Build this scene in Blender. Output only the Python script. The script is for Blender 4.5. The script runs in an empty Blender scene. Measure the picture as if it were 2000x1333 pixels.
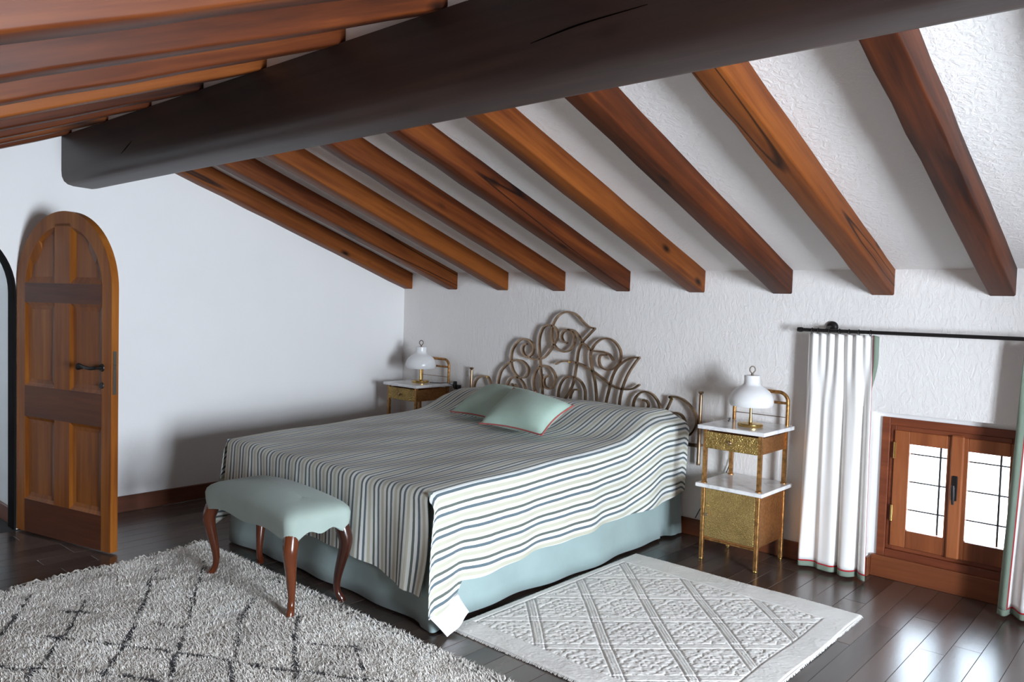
import bpy, bmesh, math, random
import numpy as np
from mathutils import Vector, Matrix

random.seed(7)
rng = np.random.default_rng(11)
scene = bpy.context.scene
col = scene.collection

# ------------------------------------------------------------------ camera
CAM = np.array([5.69518, -4.84653, 1.54284])
YAW, PIT, ROL, FPX = -0.728002, -0.0455007, 0.0294479, 1533.836


def cam_axes():
    f = np.array([math.sin(YAW) * math.cos(PIT), math.cos(YAW) * math.cos(PIT), math.sin(PIT)])
    r = np.array([math.cos(YAW), -math.sin(YAW), 0.0])
    u = np.cross(r, f)
    return (math.cos(ROL) * r + math.sin(ROL) * u, -math.sin(ROL) * r + math.cos(ROL) * u, f)


CR, CU, CF = cam_axes()
cd = bpy.data.cameras.new('camera')
cam = bpy.data.objects.new('camera', cd)
col.objects.link(cam)
M = Matrix.Identity(4)
for i in range(3):
    M[i][0], M[i][1], M[i][2], M[i][3] = CR[i], CU[i], -CF[i], CAM[i]
cam.matrix_world = M
cd.sensor_width = 36.0
cd.lens = FPX * 36.0 / 2000.0
cd.clip_start = 0.02
scene.camera = cam


def hit(x, y, ax, v):
    """world point where the photo pixel's ray meets the plane axis=v"""
    d = (x - 1000) / FPX * CR - (y - 666.5) / FPX * CU + CF
    return CAM + (v - CAM[ax]) / d[ax] * d


# ------------------------------------------------------------------ light
world = bpy.data.worlds.new('sky')
scene.world = world
world.use_nodes = True
bg = world.node_tree.nodes['Background']
bg.inputs[0].default_value = (0.72, 0.86, 1.0, 1)
bg.inputs[1].default_value = 13.0


def area(name, loc, rot, sx, sy, power, color):
    ld = bpy.data.lights.new(name, 'AREA')
    ld.shape = 'RECTANGLE'
    ld.size, ld.size_y = sx, sy
    ld.energy, ld.color = power, color
    o = bpy.data.objects.new(name, ld)
    col.objects.link(o)
    o.location, o.rotation_euler = loc, rot
    return o


# daylight that comes in through the gable window in the right wall (behind the camera's right)
area('daylight_gable_window', (8.30, -3.25, 1.15), (0, math.radians(90), 0), 1.5, 1.2, 560, (0.82, 0.90, 1.0))

scene.view_settings.view_transform = 'Standard'
scene.view_settings.look = 'None'
scene.view_settings.exposure = 0.0
scene.view_settings.gamma = 1.0
scene.view_settings.use_curve_mapping = False
try:
    scene.cycles.use_denoising = True
    scene.cycles.max_bounces = 10
    scene.cycles.diffuse_bounces = 6
    scene.cycles.sample_clamp_indirect = 8
except Exception:
    pass

# ------------------------------------------------------------------ helpers


class MB:
    def __init__(self):
        self.v, self.f, self.uv = [], [], None

    def add(self, verts, faces):
        b = len(self.v)
        self.v += [tuple(map(float, p)) for p in verts]
        self.f += [tuple(b + i for i in q) for q in faces]
        return self

    def box(self, x0, x1, y0, y1, z0, z1, c=0.0):
        if c <= 0:
            v = [(x, y, z) for x in (x0, x1) for y in (y0, y1) for z in (z0, z1)]
            f = [(0, 1, 3, 2), (4, 6, 7, 5), (0, 4, 5, 1), (2, 3, 7, 6), (0, 2, 6, 4), (1, 5, 7, 3)]
            return self.add(v, f)
        # chamfered box
        X, Y, Z = (x0, x1), (y0, y1), (z0, z1)
        v, idx = [], {}
        sg = (1, -1)
        for i in (0, 1):
            for j in (0, 1):
                for k in (0, 1):
                    for a in (0, 1, 2):
                        p = [X[i] + (c * sg[i] if a != 0 else 0), Y[j] + (c * sg[j] if a != 1 else 0),
                             Z[k] + (c * sg[k] if a != 2 else 0)]
                        idx[(i, j, k, a)] = len(v)
                        v.append(p)
        f = []
        cyc = ((0, 0), (1, 0), (1, 1), (0, 1))
        for s in (0, 1):
            f.append([idx[(s, a, b, 0)] for a, b in (cyc if s else cyc[::-1])])
            f.append([idx[(b, s, a, 1)] for a, b in (cyc if s else cyc[::-1])])
            f.append([idx[(a, b, s, 2)] for a, b in (cyc if s else cyc[::-1])])
        for a in (0, 1):
            for b in (0, 1):
                e = 1 if (a ^ b) else -1
                q = [idx[(a, b, 0, 0)], idx[(a, b, 1, 0)], idx[(a, b, 1, 1)], idx[(a, b, 0, 1)]]
                f.append(q[::e])
                q = [idx[(0, a, b, 1)], idx[(1, a, b, 1)], idx[(1, a, b, 2)], idx[(0, a, b, 2)]]
                f.append(q[::e])
                q = [idx[(b, 0, a, 2)], idx[(b, 1, a, 2)], idx[(b, 1, a, 0)], idx[(b, 0, a, 0)]]
                f.append(q[::e])
        for i in (0, 1):
            for j in (0, 1):
                for k in (0, 1):
                    q = [idx[(i, j, k, a)] for a in (0, 1, 2)]
                    f.append(q if (i + j + k) % 2 else q[::-1])
        return self.add(v, f)

    def tube(self, pts, r, n=8, caps=True, up=None):
        P = [Vector(p) for p in pts]
        m = len(P)
        R = r if hasattr(r, '__len__') else [r] * m
        T = []
        for i in range(m):
            a, b = P[max(i - 1, 0)], P[min(i + 1, m - 1)]
            t = (b - a)
            T.append(t.normalized() if t.length > 1e-9 else Vector((0, 0, 1)))
        nrm = Vector(up) if up else Vector((0, 0, 1))
        if abs(nrm.dot(T[0])) > 0.95:
            nrm = Vector((1, 0, 0))
        nrm = (nrm - T[0] * nrm.dot(T[0])).normalized()
        v, f = [], []
        for i in range(m):
            nrm = (nrm - T[i] * nrm.dot(T[i])).normalized()
            bi = T[i].cross(nrm)
            for k in range(n):
                a = 2 * math.pi * k / n
                v.append(P[i] + (nrm * math.cos(a) + bi * math.sin(a)) * R[i])
        for i in range(m - 1):
            for k in range(n):
                a, b = i * n + k, i * n + (k + 1) % n
                f.append((a, b, b + n, a + n))
        if caps:
            f.append(tuple(range(n))[::-1])
            f.append(tuple((m - 1) * n + k for k in range(n)))
        return self.add(v, f)

    def lathe(self, prof, c=(0, 0, 0), n=32):
        v, f = [], []
        for r, z in prof:
            for k in range(n):
                a = 2 * math.pi * k / n
                v.append((c[0] + r * math.cos(a), c[1] + r * math.sin(a), c[2] + z))
        m = len(prof)
        for i in range(m - 1):
            for k in range(n):
                a, b = i * n + k, i * n + (k + 1) % n
                f.append((a, b, b + n, a + n))
        f.append(tuple(range(n))[::-1])
        f.append(tuple((m - 1) * n + k for k in range(n)))
        return self.add(v, f)

    def ribbon_xz(self, pts, y0, y1, t):
        """flat bar bent in the xz plane, t thick in the plane, y0..y1 deep"""
        P = [np.array(p, float) for p in pts]
        m = len(P)
        v, f = [], []
        for i in range(m):
            d = P[min(i + 1, m - 1)] - P[max(i - 1, 0)]
            d /= max(np.linalg.norm(d), 1e-9)
            nx, nz = -d[1], d[0]
            ti = (t[i] if hasattr(t, '__len__') else t) / 2
            a, b = P[i] + ti * np.array([nx, nz]), P[i] - ti * np.array([nx, nz])
            v += [(a[0], y0, a[1]), (b[0], y0, b[1]), (b[0], y1, b[1]), (a[0], y1, a[1])]
        for i in range(m - 1):
            for k in range(4):
                a, b = 4 * i + k, 4 * i + (k + 1) % 4
                f.append((a, b, b + 4, a + 4))
        f.append((3, 2, 1, 0))
        f.append((4 * m - 4, 4 * m - 3, 4 * m - 2, 4 * m - 1))
        return self.add(v, f)

    def grid(self, fn, nu, nv, flip=False):
        v = [fn(i / nu, j / nv) for i in range(nu + 1) for j in range(nv + 1)]
        f = []
        for i in range(nu):
            for j in range(nv):
                a = i * (nv + 1) + j
                q = (a, a + nv + 1, a + nv + 2, a + 1)
                f.append(q[::-1] if flip else q)
        return self.add(v, f)

    def build(self, name, mat, parent=None, smooth=30, recalc=False):
        me = bpy.data.meshes.new(name)
        me.from_pydata(self.v, [], self.f)
        if recalc:
            bm = bmesh.new()
            bm.from_mesh(me)
            bmesh.ops.recalc_face_normals(bm, faces=bm.faces)
            bm.to_mesh(me)
            bm.free()
        if self.uv is not None:
            ul = me.uv_layers.new(name='UVMap')
            li = np.zeros(len(me.loops), dtype=np.int32)
            me.loops.foreach_get('vertex_index', li)
            ul.data.foreach_set('uv', np.asarray(self.uv, dtype=np.float32)[li].ravel())
        if smooth:
            me.polygons.foreach_set('use_smooth', [True] * len(me.polygons))
            me.set_sharp_from_angle(angle=math.radians(smooth))
        me.materials.append(mat)
        me.update()
        o = bpy.data.objects.new(name, me)
        col.objects.link(o)
        if parent:
            o.parent = parent
        return o


def plate(outline, holes, axis, d0, d1):
    """flat wall with holes: 2D outline extruded along axis from d0 to d1"""
    bm = bmesh.new()
    for loop in [outline] + holes:
        vs = [bm.verts.new((p[0], p[1], 0)) for p in loop]
        for i in range(len(vs)):
            bm.edges.new((vs[i], vs[(i + 1) % len(vs)]))
    bmesh.ops.triangle_fill(bm, use_beauty=True, use_dissolve=False, edges=bm.edges[:])
    r = bmesh.ops.extrude_face_region(bm, geom=bm.faces[:])
    for g in r['geom']:
        if isinstance(g, bmesh.types.BMVert):
            g.co.z = 1
    bmesh.ops.recalc_face_normals(bm, faces=bm.faces)
    mb = MB()
    bm.verts.index_update()
    vs = []
    for v in bm.verts:
        d = d0 + (d1 - d0) * v.co.z
        a, b = v.co.x, v.co.y
        vs.append((d, a, b) if axis == 'x' else (a, d, b))
    fs = [tuple(v.index for v in f.verts) for f in bm.faces]
    bm.free()
    return mb.add(vs, fs)


def spline(pts, n=6):
    """Catmull-Rom through the points"""
    P = [np.array(p, float) for p in pts]
    out = []
    for i in range(len(P) - 1):
        p0 = P[i - 1] if i else 2 * P[0] - P[1]
        p1, p2 = P[i], P[i + 1]
        p3 = P[i + 2] if i + 2 < len(P) else 2 * P[-1] - P[-2]
        for k in range(n):
            t = k / n
            out.append(0.5 * (2 * p1 + (p2 - p0) * t + (2 * p0 - 5 * p1 + 4 * p2 - p3) * t * t
                              + (3 * p1 - p0 - 3 * p2 + p3) * t ** 3))
    out.append(P[-1])
    return out


def empty(name, loc=(0, 0, 0), rz=0.0):
    o = bpy.data.objects.new(name, None)
    o.empty_display_size = 0.1
    col.objects.link(o)
    o.location = loc
    o.rotation_euler = (0, 0, rz)
    return o


def tag(o, label=None, cat=None, group=None, kind=None):
    for k, v in (('label', label), ('category', cat), ('group', group), ('kind', kind)):
        if v:
            o[k] = v
    return o


def copy_tree(o, parent=None):
    c = o.copy()
    col.objects.link(c)
    c.parent = parent
    for ch in list(o.children):
        copy_tree(ch, c)
    return c


def sstep(a, b, x):
    t = min(max((x - a) / (b - a), 0.0), 1.0)
    return t * t * (3 - 2 * t)


# ------------------------------------------------------------------ materials


class NT:
    def __init__(self, name):
        self.m = bpy.data.materials.new(name)
        self.m.use_nodes = True
        self.t = self.m.node_tree
        self.b = self.t.nodes['Principled BSDF']

    def n(self, kind, **kw):
        nd = self.t.nodes.new(kind)
        for k, v in kw.items():
            if k.startswith('i_'):
                nd.inputs[k[2:].replace('_', ' ')].default_value = v
            else:
                setattr(nd, k, v)
        return nd

    def l(self, a, b):
        self.t.links.new(a, b)

    def coords(self, scale=(1, 1, 1), out='Object', src=None, rot=(0, 0, 0)):
        mp = self.n('ShaderNodeMapping')
        mp.inputs['Scale'].default_value = scale
        mp.inputs['Rotation'].default_value = rot
        if src is None:
            src = self.n('ShaderNodeTexCoord').outputs[out]
        self.l(src, mp.inputs['Vector'])
        return mp.outputs['Vector']

    def noise(self, vec, scale, detail=4, rough=0.55, dist=0.0):
        nd = self.n('ShaderNodeTexNoise')
        nd.inputs['Scale'].default_value = scale
        nd.inputs['Detail'].default_value = detail
        nd.inputs['Roughness'].default_value = rough
        nd.inputs['Distortion'].default_value = dist
        if vec is not None:
            self.l(vec, nd.inputs['Vector'])
        return nd.outputs['Fac']

    def ramp(self, fac, stops, interp='LINEAR'):
        r = self.n('ShaderNodeValToRGB')
        r.color_ramp.interpolation = interp
        e = r.color_ramp.elements
        while len(e) < len(stops):
            e.new(0.5)
        for k, (p, c) in zip(e, stops):
            k.position = p
            k.color = (c[0], c[1], c[2], 1) if hasattr(c, '__len__') else (c, c, c, 1)
        self.l(fac, r.inputs['Fac'])
        return r.outputs['Color']

    def mix(self, fac, a, b, blend='MIX'):
        x = self.n('ShaderNodeMix', data_type='RGBA', blend_type=blend)
        for k, s in (('Factor', fac), ('A', a), ('B', b)):
            sock = [i for i in x.inputs if i.name == k and i.type == ('VALUE' if k == 'Factor' else 'RGBA')][0]
            if hasattr(s, 'node'):
                self.l(s, sock)
            else:
                sock.default_value = s if k == 'Factor' else (s[0], s[1], s[2], 1)
        return [o for o in x.outputs if o.type == 'RGBA'][0]

    def math(self, op, a, b=None):
        x = self.n('ShaderNodeMath', operation=op)
        for i, s in enumerate((a, b)):
            if s is None:
                continue
            if hasattr(s, 'node'):
                self.l(s, x.inputs[i])
            else:
                x.inputs[i].default_value = s
        return x.outputs[0]

    def bump(self, h, strength=0.3, dist=0.01, prev=None):
        b = self.n('ShaderNodeBump')
        b.inputs['Strength'].default_value = strength
        b.inputs['Distance'].default_value = dist
        self.l(h, b.inputs['Height'])
        if prev is not None:
            self.l(prev, b.inputs['Normal'])
        self.l(b.outputs['Normal'], self.b.inputs['Normal'])
        return b.outputs['Normal']

    def set(self, **kw):
        names = {'color': 'Base Color', 'rough': 'Roughness', 'metal': 'Metallic', 'spec': 'Specular IOR Level',
                 'coat': 'Coat Weight', 'coat_rough': 'Coat Roughness', 'sheen': 'Sheen Weight',
                 'sub': 'Subsurface Weight'}
        for k, v in kw.items():
            s = self.b.inputs[names[k]]
            if hasattr(v, 'node'):
                self.l(v, s)
            else:
                s.default_value = (v[0], v[1], v[2], 1) if hasattr(v, '__len__') else v
        return self


def simple(name, color, rough=0.5, metal=0.0, spec=0.5, nscale=0, namp=0.12, bump=0.0, bscale=80):
    t = NT(name)
    t.set(rough=rough, metal=metal, spec=spec)
    v = t.coords()
    if nscale:
        f = t.noise(v, nscale, 5)
        t.set(color=t.ramp(f, [(0.3, [c * (1 - namp) for c in color]), (0.7, [min(1, c * (1 + namp)) for c in color])]))
    else:
        t.set(color=color)
    if bump:
        t.bump(t.noise(v, bscale, 4), bump, 0.004)
    return t.m


def plaster(name, color, strength, warm=0.0):
    t = NT(name)
    v = t.coords()
    f = t.noise(v, 1.3, 4)
    t.set(color=t.ramp(f, [(0.3, [c * 0.965 for c in color]), (0.7, color)]), rough=0.85, spec=0.25)
    h1 = t.noise(t.coords((1, 1, 0.6)), 34, 4, 0.6, 0.8)
    h2 = t.ramp(h1, [(0.42, 0.0), (0.55, 0.6), (0.72, 1.0)])
    n1 = t.bump(h2, strength, 0.007)
    t.bump(t.noise(v, 140, 3), strength * 0.35, 0.004, n1)
    return t.m


def wood(name, dark, mid, light, axis=0, grain=14, stretch=0.06, rough=0.4, knots=0.0, bump=0.15, coat=0.0, var=0.25, spec=0.5, cracks=0.0, coat_rough=0.18):
    t = NT(name)
    tc = t.n('ShaderNodeTexCoord').outputs['Object']
    oi = t.n('ShaderNodeObjectInfo')
    off = t.n('ShaderNodeVectorMath', operation='MULTIPLY_ADD')
    cmb = t.n('ShaderNodeCombineXYZ')
    for i in range(3):
        t.l(t.math('MULTIPLY', oi.outputs['Random'], 37.0 + 11 * i), cmb.inputs[i])
    off.operation = 'ADD'
    t.l(tc, off.inputs[0])
    t.l(cmb.outputs[0], off.inputs[1])
    sc = [1.0, 1.0, 1.0]
    sc[axis] = stretch
    v = t.coords(sc, src=off.outputs[0])
    g1 = t.noise(v, grain, 6, 0.6, 0.6)
    g2 = t.noise(v, grain * 5, 4, 0.6, 0.2)
    big = t.noise(t.coords([1 if i != axis else 0.35 for i in range(3)], src=off.outputs[0]), 3.0, 3)
    f = t.math('ADD', t.math('MULTIPLY', g1, 0.6), t.math('MULTIPLY', g2, 0.25))
    f = t.math('ADD', f, t.math('MULTIPLY', big, 0.3))
    f = t.math('ADD', f, t.math('MULTIPLY', t.math('SUBTRACT', oi.outputs['Random'], 0.5), var))
    c = t.ramp(f, [(0.36, dark), (0.56, mid), (0.78, light)])
    if knots:
        vo = t.n('ShaderNodeTexVoronoi')
        vo.inputs['Scale'].default_value = 2.6
        ks = [1.6, 1.6, 1.6]
        ks[axis] = 0.75
        t.l(t.coords(ks, src=off.outputs[0]), vo.inputs['Vector'])
        k = t.ramp(vo.outputs['Distance'], [(0.03, 1.0), (0.13, 0.0)])
        c = t.mix(t.math('MULTIPLY', k, knots), c, [x * 0.18 for x in dark])
    if cracks:
        cs = [1.0, 1.0, 1.0]
        cs[axis] = 0.045
        cn = t.noise(t.coords(cs, src=off.outputs[0]), 5.0, 1, 0.5, 0.0)
        dd = t.math('ABSOLUTE', t.math('SUBTRACT', cn, 0.60))
        ck = t.ramp(dd, [(0.0, 1.0), (0.006, 0.7), (0.012, 0.0)])
        c = t.mix(t.math('MULTIPLY', ck, cracks), c, (0.004, 0.002, 0.002))
        f = t.math('SUBTRACT', f, t.math('MULTIPLY', ck, 0.6))
    t.set(color=c, rough=rough, spec=spec)
    if coat:
        t.set(coat=coat, coat_rough=coat_rough)
    t.bump(f, bump, 0.006)
    return t.m


def fabric(name, color, rough=0.85, weave=260, bump=0.12, namp=0.06, sheen=0.15):
    t = NT(name)
    v = t.coords()
    f = t.noise(v, 5, 4)
    t.set(color=t.ramp(f, [(0.3, [c * (1 - namp) for c in color]), (0.7, [min(1, c * (1 + namp)) for c in color])]),
          rough=rough, spec=0.2, sheen=sheen)
    n1 = t.bump(t.noise(v, weave, 2), bump, 0.002)
    t.bump(t.noise(v, 9, 3), bump * 1.2, 0.012, n1)
    return t.m


def hammered(name, c1, c2, scale=95, rough=0.32, bump=0.9):
    t = NT(name)
    vo = t.n('ShaderNodeTexVoronoi')
    v = t.coords()
    wob = t.n('ShaderNodeVectorMath', operation='ADD')
    nz = t.n('ShaderNodeTexNoise')
    nz.inputs['Scale'].default_value = 22
    t.l(v, nz.inputs['Vector'])
    sc = t.n('ShaderNodeVectorMath', operation='SCALE')
    sc.inputs['Scale'].default_value = 0.02
    t.l(nz.outputs['Color'], sc.inputs[0])
    t.l(v, wob.inputs[0])
    t.l(sc.outputs[0], wob.inputs[1])
    vo.inputs['Scale'].default_value = scale
    t.l(wob.outputs[0], vo.inputs['Vector'])
    d = vo.outputs['Distance']
    t.set(color=t.ramp(t.math('ADD', t.math('MULTIPLY', d, 0.6), t.math('MULTIPLY', t.noise(v, 9, 4), 0.6)),
                       [(0.3, c2), (0.75, c1)]), metal=0.9, rough=rough)
    t.bump(d, bump, 0.006)
    return t.m


MAT = {}
MAT['plaster_rough'] = plaster('textured_plaster', (0.84, 0.82, 0.80), 0.28)
MAT['plaster_smooth'] = plaster('smooth_plaster', (0.83, 0.825, 0.82), 0.06)
MAT['rafter'] = wood('rafter_wood', (0.016, 0.005, 0.003), (0.085, 0.020, 0.005), (0.20, 0.058, 0.011), axis=0,
                     grain=9, stretch=0.05, rough=0.45, knots=0.95, bump=0.22, spec=0.14, cracks=0.9)
MAT['beam'] = wood('beam_wood', (0.012, 0.007, 0.006), (0.030, 0.016, 0.013), (0.055, 0.030, 0.021), axis=0, grain=7,
                   stretch=0.04, rough=0.45, knots=0.3, bump=0.25, cracks=1.0, spec=0.35)
MAT['door'] = wood('door_wood', (0.10, 0.026, 0.005), (0.22, 0.066, 0.010), (0.36, 0.125, 0.020), axis=2, grain=10,
                   stretch=0.06, rough=0.38, bump=0.1, var=0.1, spec=0.2)
MAT['door_rail'] = wood('door_rail_wood', (0.05, 0.014, 0.006), (0.10, 0.029, 0.011), (0.17, 0.055, 0.016), axis=0, grain=10,
                        stretch=0.06, rough=0.38, bump=0.1, var=0.1, spec=0.2)
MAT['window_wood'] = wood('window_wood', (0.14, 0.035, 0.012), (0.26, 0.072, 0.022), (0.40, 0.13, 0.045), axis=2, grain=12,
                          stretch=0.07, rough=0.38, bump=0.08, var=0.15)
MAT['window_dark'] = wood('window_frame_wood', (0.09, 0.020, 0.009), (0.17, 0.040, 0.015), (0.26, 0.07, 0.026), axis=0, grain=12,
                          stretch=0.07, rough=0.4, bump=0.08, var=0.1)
MAT['base'] = wood('baseboard_wood', (0.08, 0.022, 0.010), (0.16, 0.045, 0.017), (0.26, 0.08, 0.028), axis=0, grain=9,
                   stretch=0.05, rough=0.4, bump=0.08)
MAT['floor'] = wood('floor_wood', (0.026, 0.018, 0.016), (0.060, 0.041, 0.034), (0.105, 0.072, 0.057), axis=1, grain=11,
                    stretch=0.05, rough=0.26, bump=0.05, var=0.3, coat=0.45, coat_rough=0.27)
MAT['floor_gap'] = simple('floor_joint', (0.012, 0.009, 0.008), 0.8)
MAT['mahogany'] = wood('bench_leg_wood', (0.025, 0.006, 0.003), (0.075, 0.016, 0.006), (0.15, 0.038, 0.012), axis=2, grain=10,
                       stretch=0.08, rough=0.22, bump=0.04, coat=0.4)
MAT['black_frame'] = simple('dark_frame', (0.012, 0.010, 0.010), 0.9, spec=0.05)
MAT['bounce_cut'] = wood('bounce_cutting_wood', (0.10, 0.05, 0.03), (0.20, 0.10, 0.055), (0.30, 0.16, 0.09), axis=2, grain=9, stretch=0.05, rough=0.5)  # made-up dark wood finish, there to lower the ambient bounce
MAT['brass_hammer'] = hammered('hammered_brass', (0.60, 0.41, 0.14), (0.20, 0.125, 0.04), 130)
MAT['brass_door'] = hammered('hammered_brass_door', (0.62, 0.43, 0.17), (0.34, 0.225, 0.08), 150, 0.42, 0.6)
MAT['copper'] = hammered('copper_side', (0.56, 0.27, 0.10), (0.36, 0.16, 0.06), 60, 0.4, 0.15)
MAT['brass'] = simple('brass', (0.66, 0.45, 0.16), 0.25, 1.0, nscale=14, namp=0.25)
MAT['brass_post'] = simple('aged_brass', (0.42, 0.215, 0.075), 0.42, 0.9, nscale=45, namp=0.5, bump=0.5, bscale=110)
MAT['bronze'] = simple('bronze', (0.36, 0.245, 0.155), 0.33, 1.0, nscale=18, namp=0.3)
MAT['dark_bronze'] = simple('dark_bronze', (0.14, 0.10, 0.075), 0.4, 1.0)
MAT['iron'] = simple('dark_iron', (0.025, 0.022, 0.022), 0.42, 0.6, bump=0.2, bscale=60)
MAT['steel'] = simple('lock_steel', (0.16, 0.15, 0.13), 0.4, 0.9)
MAT['black'] = simple('black_plastic', (0.012, 0.012, 0.012), 0.4)
MAT['shade'] = simple('opal_glass', (0.77, 0.77, 0.775), 0.28, spec=0.5)
MAT['skirt'] = fabric('sage_teal_cotton', (0.30, 0.39, 0.385))
MAT['bench'] = fabric('sage_upholstery', (0.33, 0.40, 0.36), bump=0.08)
MAT['cushion'] = fabric('sage_green_cotton', (0.44, 0.59, 0.50), bump=0.12)
MAT['piping'] = fabric('red_piping', (0.42, 0.10, 0.09))
MAT['curtain'] = fabric('white_cotton', (0.86, 0.85, 0.83), bump=0.06, namp=0.02)
MAT['hem_green'] = fabric('green_border', (0.20, 0.255, 0.20), bump=0.15)
MAT['hem_red'] = fabric('red_trim', (0.42, 0.02, 0.03))
MAT['lining'] = fabric('white_lining', (0.84, 0.85, 0.88))
MAT['mattress'] = fabric('mattress_ticking', (0.75, 0.75, 0.72))
MAT['rug_carved'] = fabric('cream_wool', (0.75, 0.73, 0.69), rough=0.95, weave=330, bump=0.5, namp=0.05)
MAT['rug_edge'] = fabric('grey_rug_binding', (0.42, 0.42, 0.45), rough=0.95, weave=400, bump=0.4)
MAT['fringe'] = fabric('wool_fringe', (0.55, 0.52, 0.47), rough=0.95)
MAT['terrace'] = simple('pale_terrace', (0.75, 0.73, 0.70), 0.9, nscale=3)
MAT['leaf'] = simple('leaf_green', (0.10, 0.34, 0.22), 0.6)
MAT['petal'] = simple('red_flower', (0.60, 0.12, 0.08), 0.6)


def mk_marble():
    t = NT('white_marble')
    v = t.coords()
    f = t.noise(v, 6, 8, 0.6, 1.8)
    t.set(color=t.ramp(f, [(0.35, (0.60, 0.60, 0.62)), (0.5, (0.80, 0.80, 0.80)), (0.6, (0.83, 0.83, 0.82))]), rough=0.13)
    return t.m


def mk_glass():
    t = NT('window_glass')
    tr = t.n('ShaderNodeBsdfTransparent')
    gl = t.n('ShaderNodeBsdfGlossy')
    gl.inputs['Roughness'].default_value = 0.02
    fr = t.n('ShaderNodeFresnel')
    fr.inputs['IOR'].default_value = 1.35
    mx = t.n('ShaderNodeMixShader')
    t.l(fr.outputs[0], mx.inputs[0])
    t.l(tr.outputs[0], mx.inputs[1])
    t.l(gl.outputs[0], mx.inputs[2])
    t.l(mx.outputs[0], t.t.nodes['Material Output'].inputs['Surface'])
    return t.m


def mk_stripes():
    t = NT('striped_bedspread')
    uv = t.n('ShaderNodeUVMap').outputs['UV']
    sp = t.n('ShaderNodeSeparateXYZ')
    t.l(uv, sp.inputs[0])
    wob = t.math('MULTIPLY', t.math('SUBTRACT', t.noise(t.coords(), 14, 3), 0.5), 0.004)
    u = t.math('ADD', sp.outputs[0], wob)
    fr = t.math('FRACT', t.math('DIVIDE', u, 0.1))
    W, D, B, S, Cc = (0.80, 0.82, 0.80), (0.11, 0.13, 0.115), (0.11, 0.15, 0.17), (0.50, 0.49, 0.39), (0.70, 0.71, 0.66)
    c = t.ramp(fr, [(0.0, D), (0.14, W), (0.33, B), (0.48, Cc), (0.63, S), (0.82, Cc)], 'CONSTANT')
    f = t.noise(t.coords(), 4, 3)
    c = t.mix(0.35, c, t.ramp(f, [(0.3, (0.8, 0.8, 0.8)), (0.7, (1, 1, 1))]), 'MULTIPLY')
    t.set(color=c, rough=0.8, spec=0.25, sheen=0.15)
    n1 = t.bump(t.noise(t.coords(), 230, 2), 0.15, 0.002)
    t.bump(t.noise(t.coords((1, 2.2, 1)), 7, 3), 0.25, 0.02, n1)
    return t.m


def mk_pile():
    t = NT('shag_wool')
    at = t.n('ShaderNodeAttribute', attribute_name='tuft')
    t.set(color=at.outputs['Color'], rough=0.9, spec=0.15, sheen=0.1)
    return t.m


MAT['marble'], MAT['glass'], MAT['stripes'], MAT['pile'] = mk_marble(), mk_glass(), mk_stripes(), mk_pile()

# ------------------------------------------------------------------ room shell
XR, YF = 8.05, -5.75            # right wall, front wall (behind the camera)
SR, SL = 0.348, 0.41            # roof slopes of the two sides
ZT = 1.8135                     # plaster height where the slope meets the back wall
YRIDGE = -2.784
ZRIDGE = ZT - SR * YRIDGE


def ceil_z(y):
    return ZT - SR * y if y > YRIDGE else ZRIDGE + SL * (y - YRIDGE)


# floor with its planks
fl = tag(MB().box(-1.6, XR, YF, 0.14, -0.12, -0.014).build('floor', MAT['floor_gap'], smooth=0), kind='structure')
PW = 0.118
plank_mesh = {}


def plank(L):
    if L not in plank_mesh:
        g, c, t = 0.0005, 0.0012, 0.0145
        x0, x1, y0, y1 = -PW / 2 + g, PW / 2 - g, -L / 2 + g, L / 2 - g
        v = [(x0, y0, -t), (x1, y0, -t), (x1, y1, -t), (x0, y1, -t),
             (x0, y0, -c), (x1, y0, -c), (x1, y1, -c), (x0, y1, -c),
             (x0 + c, y0 + c, 0), (x1 - c, y0 + c, 0), (x1 - c, y1 - c, 0), (x0 + c, y1 - c, 0)]
        f = [(8, 9, 10, 11)]
        for b in (0, 4):
            for k in range(4):
                f.append((b + k, b + (k + 1) % 4, b + 4 + (k + 1) % 4, b + 4 + k))
        o = MB().add(v, f).build('plank', MAT['floor'], None, smooth=0)
        plank_mesh[L] = o.data
        bpy.data.objects.remove(o)
    return plank_mesh[L]


nrow = int(XR / PW) + 1
far_boards = MB()
for r in range(nrow):
    xc = 0.02 + PW * (r + 0.5)
    if xc + PW / 2 > XR + 0.02:
        break
    if xc > 5.9:
        # out of frame to the right: one joined run of boards
        far_boards.box(xc - PW / 2 + .0012, xc + PW / 2 - .0012, YF, 0.13, -0.0145, 0.0)
        continue
    y = -random.choice([0.0, 0.35, 0.6, 0.85]) + 0.13
    first = True
    while y > YF + 0.05:
        L = random.choice([1.0, 1.2, 1.4])
        if first and y < 0.1:
            # short starter board against the wall
            Ls = round(0.13 - y, 2)
            o = bpy.data.objects.new('plank', plank(Ls))
            col.objects.link(o)
            o.location = (xc, y + Ls / 2, 0)
            o.parent = fl
            first = False
        if y - L < YF:
            L = round(y - YF, 2)
            if L < 0.08:
                break
        o = bpy.data.objects.new('plank', plank(L))
        col.objects.link(o)
        o.location = (xc, y - L / 2, random.uniform(-0.0004, 0.0004))
        o.parent = fl
        y -= L
        first = False

tag(far_boards.build('far_planks', MAT['floor'], fl, smooth=0), kind='stuff')

# gable outline used by the side walls
GAB = [(0.0, 0.0), (0.0, ZT), (YRIDGE, ZRIDGE), (YF, ceil_z(YF)), (YF, 0.0)]
# arched doorway in the left wall
DY0, DY1, DSP = -4.136, -3.216, 1.53
DR = (DY1 - DY0) / 2
arch = [(DY1, 0.001)] + [((DY0 + DY1) / 2 + DR * math.cos(a), DSP + DR * math.sin(a))
                         for a in np.linspace(0, math.pi, 25)] + [(DY0, 0.001)]
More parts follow.
